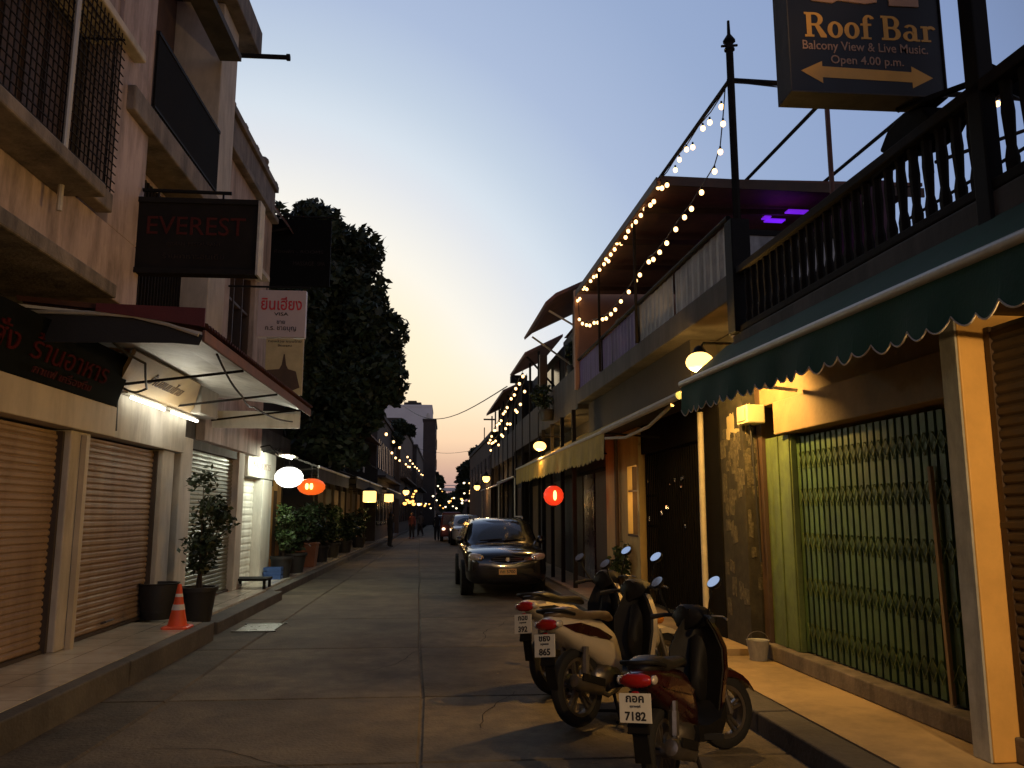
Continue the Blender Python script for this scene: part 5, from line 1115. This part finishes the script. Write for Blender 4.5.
    for i in range(11):
        t = R(25+i*14); rr = wr+.035
        rings.append([(WB+(rr-.0+q*.0)*math.cos(t), y, wr+(rr+dz)*math.sin(t)) for y, dz, q in ((-.06, -.05, 0), (-.055, .0, 0), (0, .02, 0), (.055, .0, 0), (.06, -.05, 0), (.05, -.045, 0), (0, .01, 0), (-.05, -.045, 0))])
    fd.loft(rings).build('fender', col, root, smooth=50)
    for s in (-1, 1): MB(ST).tube([(WB, s*.075, wr), (WB-.07, s*.075, wr+.32)], [.026, .02], 8).build('fork', M['steel'], root)
    MB(ST).tube([(WB-.07, 0, wr+.3), (WB-.16, 0, .92)], .03, 8).build('steering_column', M['plastic'], root)
    hb = MB(ST).loft([[(x, y_*hw, z+zz) for y_, zz in ((-1, 0), (-.8, .05), (-.3, .09), (.3, .09), (.8, .05), (1, 0), (.8, -.06), (0, -.09), (-.8, -.06))] for x, z, hw in ((.93, .97, .10), (.97, .98, .17), (1.05, .97, .19), (1.13, .94, .15), (1.18, .91, .08))]).build('handlebar_cowl', M['plastic'] if inner is M['plastic'] else col, root, smooth=50)
    MB(ST).ball((1.155, 0, .93), (.05, .10, .055), 12, 8).build('headlight', M['lens'], root, smooth=60)
    MB(ST).box(.935, .95, -.09, .09, 1.0, 1.04).build('speedometer', M['glass'], hb)
    for s in (-1, 1):
        MB(ST).tube([(1.02, s*.14, .98), (.97, s*.26, .985), (.91, s*.36, .97)], [.014, .016, .02], 8).build('handle_grip', M['rubber'], root, smooth=50)
        MB(ST).tube([(1.0, s*.25, .99), (1.06, s*.30, .98), (1.03, s*.38, .965)], .008, 6).build('brake_lever', M['steel'], root)
        MB(ST).tube([(.99, s*.22, .99), (.975, s*.28, 1.10), (.99, s*.325, 1.20)], .008, 6).build('mirror_stem', M['plastic'], root)
        el = lambda dx, dz, k: [(.985+dx+.036*k*math.sin(t), s*.335+.060*k*math.cos(t), 1.235+dz+.036*k*math.sin(t)) for t in [2*math.pi*q/20 for q in range(20)]]
        mr = MB(ST).loft([el(.0, .0, 1.06), el(.012, -.012, 1.06), el(.03, -.03, .6)]).build('mirror', M['plastic'], root, smooth=40)
        MB(ST).add(el(-.002, .002, .97), [tuple(range(20))]).build('mirror_glass', M['mirror'], mr)
    MB(ST).tube([(.99, .2, .97), (1.08, .12, .86), (1.06, .02, .7)], .008, 6).tube([(.99, -.2, .97), (1.1, -.1, .85), (1.06, -.02, .7)], .008, 6).build('brake_cable', M['cable'], root)
    if accent_txt:
        for s in (-1, 1):
            MB().text(accent_txt, (-.12 if s < 0 else .17, s*.162, zt-.165), (1 if s < 0 else -1, 0, 0), (-.28*1 if s < 0 else -.28, 0, 1), width=.28, height=.028, depth=.002).build('lettering', M['piping'], root)
    return root
GR = 'motor scooters parked at the right kerb'
def heading(deg): return R(90-deg)          # heading measured clockwise from straight down the street
scooter('dark red motor scooter nearest the camera with number plate 7182', (1.38, 5.31, 0), heading(35), -32, M['darkred'], M['seat'], .265, .82, M['plastic'],
        (('กอค', .066, .040, .125), ('สุราษฎร์', .034, .018, .075), ('7182', -.038, .052, .145)), M['darkred'], group=GR)
scooter('ivory motor scooter with dark red side panel in the middle of the row', (1.13, 6.98, 0), heading(47), -12, M['cyclewhite'], M['seatbrown'], .295, .88, M['plastic'],
        (('ขธง', .066, .040, .125), ('กรุงเทพ', .034, .018, .09), ('865', -.038, .052, .12)), M['darkred'], group=GR, scale=1.06, lean=8)
scooter('ivory motor scooter farthest from the camera with a black seat', (1.07, 8.2, 0), heading(48), -6, M['cyclewhite'], M['seat'], .285, .89, M['plastic'],
        (('กฉข', .066, .040, .125), ('กรุงเทพ', .034, .018, .09), ('392', -.038, .052, .12)), M['plastic'], group=GR, scale=1.06, lean=8)

# ------------------------------------------------------------------ people
def person(label, loc, rz, pose, shirt, trousers, h=1.7, group=None):
    t = thing('person', label, 'person', loc, group, local=True, rz=rz)
    k = h/1.7; J = {n: Vector(v)*k for n, v in pose.items()}
    def skin(names, rad, edges, nm, m, parent):
        me = bpy.data.meshes.new(nm); me.from_pydata([tuple(J[n]) for n in names], [(names.index(a), names.index(b)) for a, b in edges], [])
        o = bpy.data.objects.new(nm, me); COL.objects.link(o); o.parent = parent; me.materials.append(m)
        s = o.modifiers.new('skin', 'SKIN'); s.use_smooth_shade = True
        for i, n in enumerate(names): me.skin_vertices[0].data[i].radius = (rad[n]*k, rad[n]*k*(.72 if n in ('chest', 'waist', 'pelvis', 'collar') else 1))
        me.skin_vertices[0].data[0].use_root = True
        o.modifiers.new('sub', 'SUBSURF').render_levels = 2
        return o
    names = ['pelvis', 'waist', 'chest', 'collar', 'neck', 'chin', 'head', 'crown']; rad = dict(pelvis=.15, waist=.13, chest=.165, collar=.11, neck=.05, chin=.07, head=.09, crown=.06)
    edges = [('pelvis', 'waist'), ('waist', 'chest'), ('chest', 'collar'), ('collar', 'neck'), ('neck', 'chin'), ('chin', 'head'), ('head', 'crown')]
    for s in 'LR':
        for n, r in (('sho', .06), ('elb', .042), ('wri', .03), ('hand', .035), ('hip', .095), ('knee', .06), ('ank', .04), ('toe', .04)): names.append(n+s); rad[n+s] = r
        edges += [('collar', 'sho'+s), ('sho'+s, 'elb'+s), ('elb'+s, 'wri'+s), ('wri'+s, 'hand'+s), ('pelvis', 'hip'+s), ('hip'+s, 'knee'+s), ('knee'+s, 'ank'+s), ('ank'+s, 'toe'+s)]
    body = skin(names, rad, edges, 'body', shirt, t)
    MB().ball(tuple(J['head']+Vector((0, -.01, .035))*k), (.098*k, .105*k, .105*k), 12, 8).build('hair', M['hair'], t, smooth=60)
    MB().ball(tuple(J['head']+Vector((0, .062, -.02))*k), (.07*k, .05*k, .09*k), 12, 8).ball(tuple(J['head']+Vector((0, .115, -.025))*k), (.014*k, .016*k, .022*k), 6, 5).build('face', M['skin'], t, smooth=60)
    for s in 'LR':
        MB().tube([J['hip'+s]+Vector((0, 0, .06))*k, J['knee'+s], J['ank'+s]+Vector((0, 0, .03))*k], [.112*k, .08*k, .06*k], 10).build('trouser_leg', trousers, t, smooth=60)
    return t
WALK = dict(pelvis=(0, 0, .92), waist=(0, .01, 1.08), chest=(0, .02, 1.27), collar=(0, .02, 1.42), neck=(0, .03, 1.48), chin=(0, .05, 1.54), head=(0, .05, 1.6), crown=(0, .05, 1.66),
            shoL=(-.18, .02, 1.40), elbL=(-.23, -.06, 1.14), wriL=(-.22, .06, .92), handL=(-.21, .09, .84), shoR=(.18, .02, 1.40), elbR=(.23, .06, 1.14), wriR=(.22, .17, .94), handR=(.21, .2, .86),
            hipL=(-.09, 0, .88), kneeL=(-.1, .17, .5), ankL=(-.1, .22, .09), toeL=(-.1, .36, .04), hipR=(.09, 0, .88), kneeR=(.1, .02, .48), ankR=(.1, -.26, .14), toeR=(.1, -.16, .04))
STAND = dict(WALK, wriL=(-.22, .0, .9), handL=(-.21, .02, .82), elbL=(-.23, -.02, 1.14), elbR=(.23, -.02, 1.14), wriR=(.22, .0, .9), handR=(.21, .02, .82), kneeL=(-.1, .02, .5), ankL=(-.11, -.02, .08), toeL=(-.12, .12, .04), kneeR=(.1, .02, .5), ankR=(.11, -.02, .08), toeR=(.12, .12, .04))
person('person in dark clothes walking down the middle left of the road', (-.6, 50.5, 0), 0, WALK, M['cloth_dark'], M['cloth_dark'], 1.68)
person('person in black standing at the left kerb under the far lanterns', (-2.85, 42, 0), R(-60), STAND, M['cloth_dark'], M['cloth_dark'], 1.72)
person('person in a grey shirt standing just behind the one in black', (-3.1, 45, 0), R(-90), STAND, M['cloth_grey'], M['cloth_dark'], 1.68)
person('person in a dull red shirt by the left restaurants, far away', (-2.3, 55, 0), R(160), STAND, mat('dull_red_shirt', (.18, .05, .04), .9), M['cloth_dark'], 1.7)
person('person in dark trousers beside the red shirted one, far away', (-1.9, 60, 0), R(20), WALK, M['cloth_grey'], M['cloth_dark'], 1.7)
done_local()


rn = random.Random(21)
for i in range(16):
    y = rn.uniform(56, 95); side = rn.random() < .6
    x = rn.uniform(-2.9, -1.9) if side else 1.9-.034*(y-40)+rn.uniform(-.5, .3)
    post_lamp('street_lamp', 'tiny lamp glowing far down the street', (x, y, rn.uniform(2.1, 3.2)), rn.uniform(.07, .13), M['farorange' if rn.random() < .65 else 'farlamp'], 0, group='tiny lamps far down the street')
string_lights('yellow bulb string wound up the far tree on the gate side', [(1.78+.12*math.sin(i*1.7), 61.8, 2.0+.19*i) for i in range(13)], [(1.8, 61.85, 1.9+.25*i) for i in range(11)], .055)

# scraps on the road: dry leaves and paper bits
rn = random.Random(77); b = MB()
for i in range(90):
    near = rn.random() < .6
    x = rn.choice([rn.uniform(-3.15, -2.5), rn.uniform(1.4, 2.35)]) if near else rn.uniform(-2.5, 1.5)
    y = rn.uniform(5.2, 26); a = rn.uniform(0, 6.28); r_ = rn.uniform(.012, .035)
    b.add([(x+r_*math.cos(a+t)*(1 if q % 2 else .45), y+r_*math.sin(a+t)*(1 if q % 2 else .45), .006+.008*rn.random()) for q, t in enumerate((0, 1.57, 3.14, 4.71))], [(0, 1, 2, 3)])
tag(b.build('litter', mat('dry_leaf', (.16, .12, .07), .9, var=.5, scale=20)), kind='stuff')

# hairline cracks wandering over the road slabs
rn = random.Random(31); cm = mat('crack_dirt', (.02, .017, .013), .95, bump=0, spec=.1)
for x, y, a, n in ((-2.2, 6.6, .5, 16), (.3, 7.0, 1.9, 14), (-1.0, 9.4, .9, 18), (-2.4, 13.0, 1.3, 20), (.5, 11.5, 1.2, 22), (-1.6, 17.0, .4, 18), (1.5, 14.8, 2.2, 14)):
    vs = []
    for k in range(n):
        a += rn.uniform(-.35, .35); w_ = .0045*(1-abs(k/n-.4)); nx, ny = -math.sin(a), math.cos(a)
        vs += [(x-nx*w_, y-ny*w_, .004), (x+nx*w_, y+ny*w_, .004)]; x += .11*math.cos(a); y += .11*math.sin(a)
    struct(MB().add(vs, [(2*k, 2*k+1, 2*k+3, 2*k+2) for k in range(n-1)]), 'road_crack', cm)
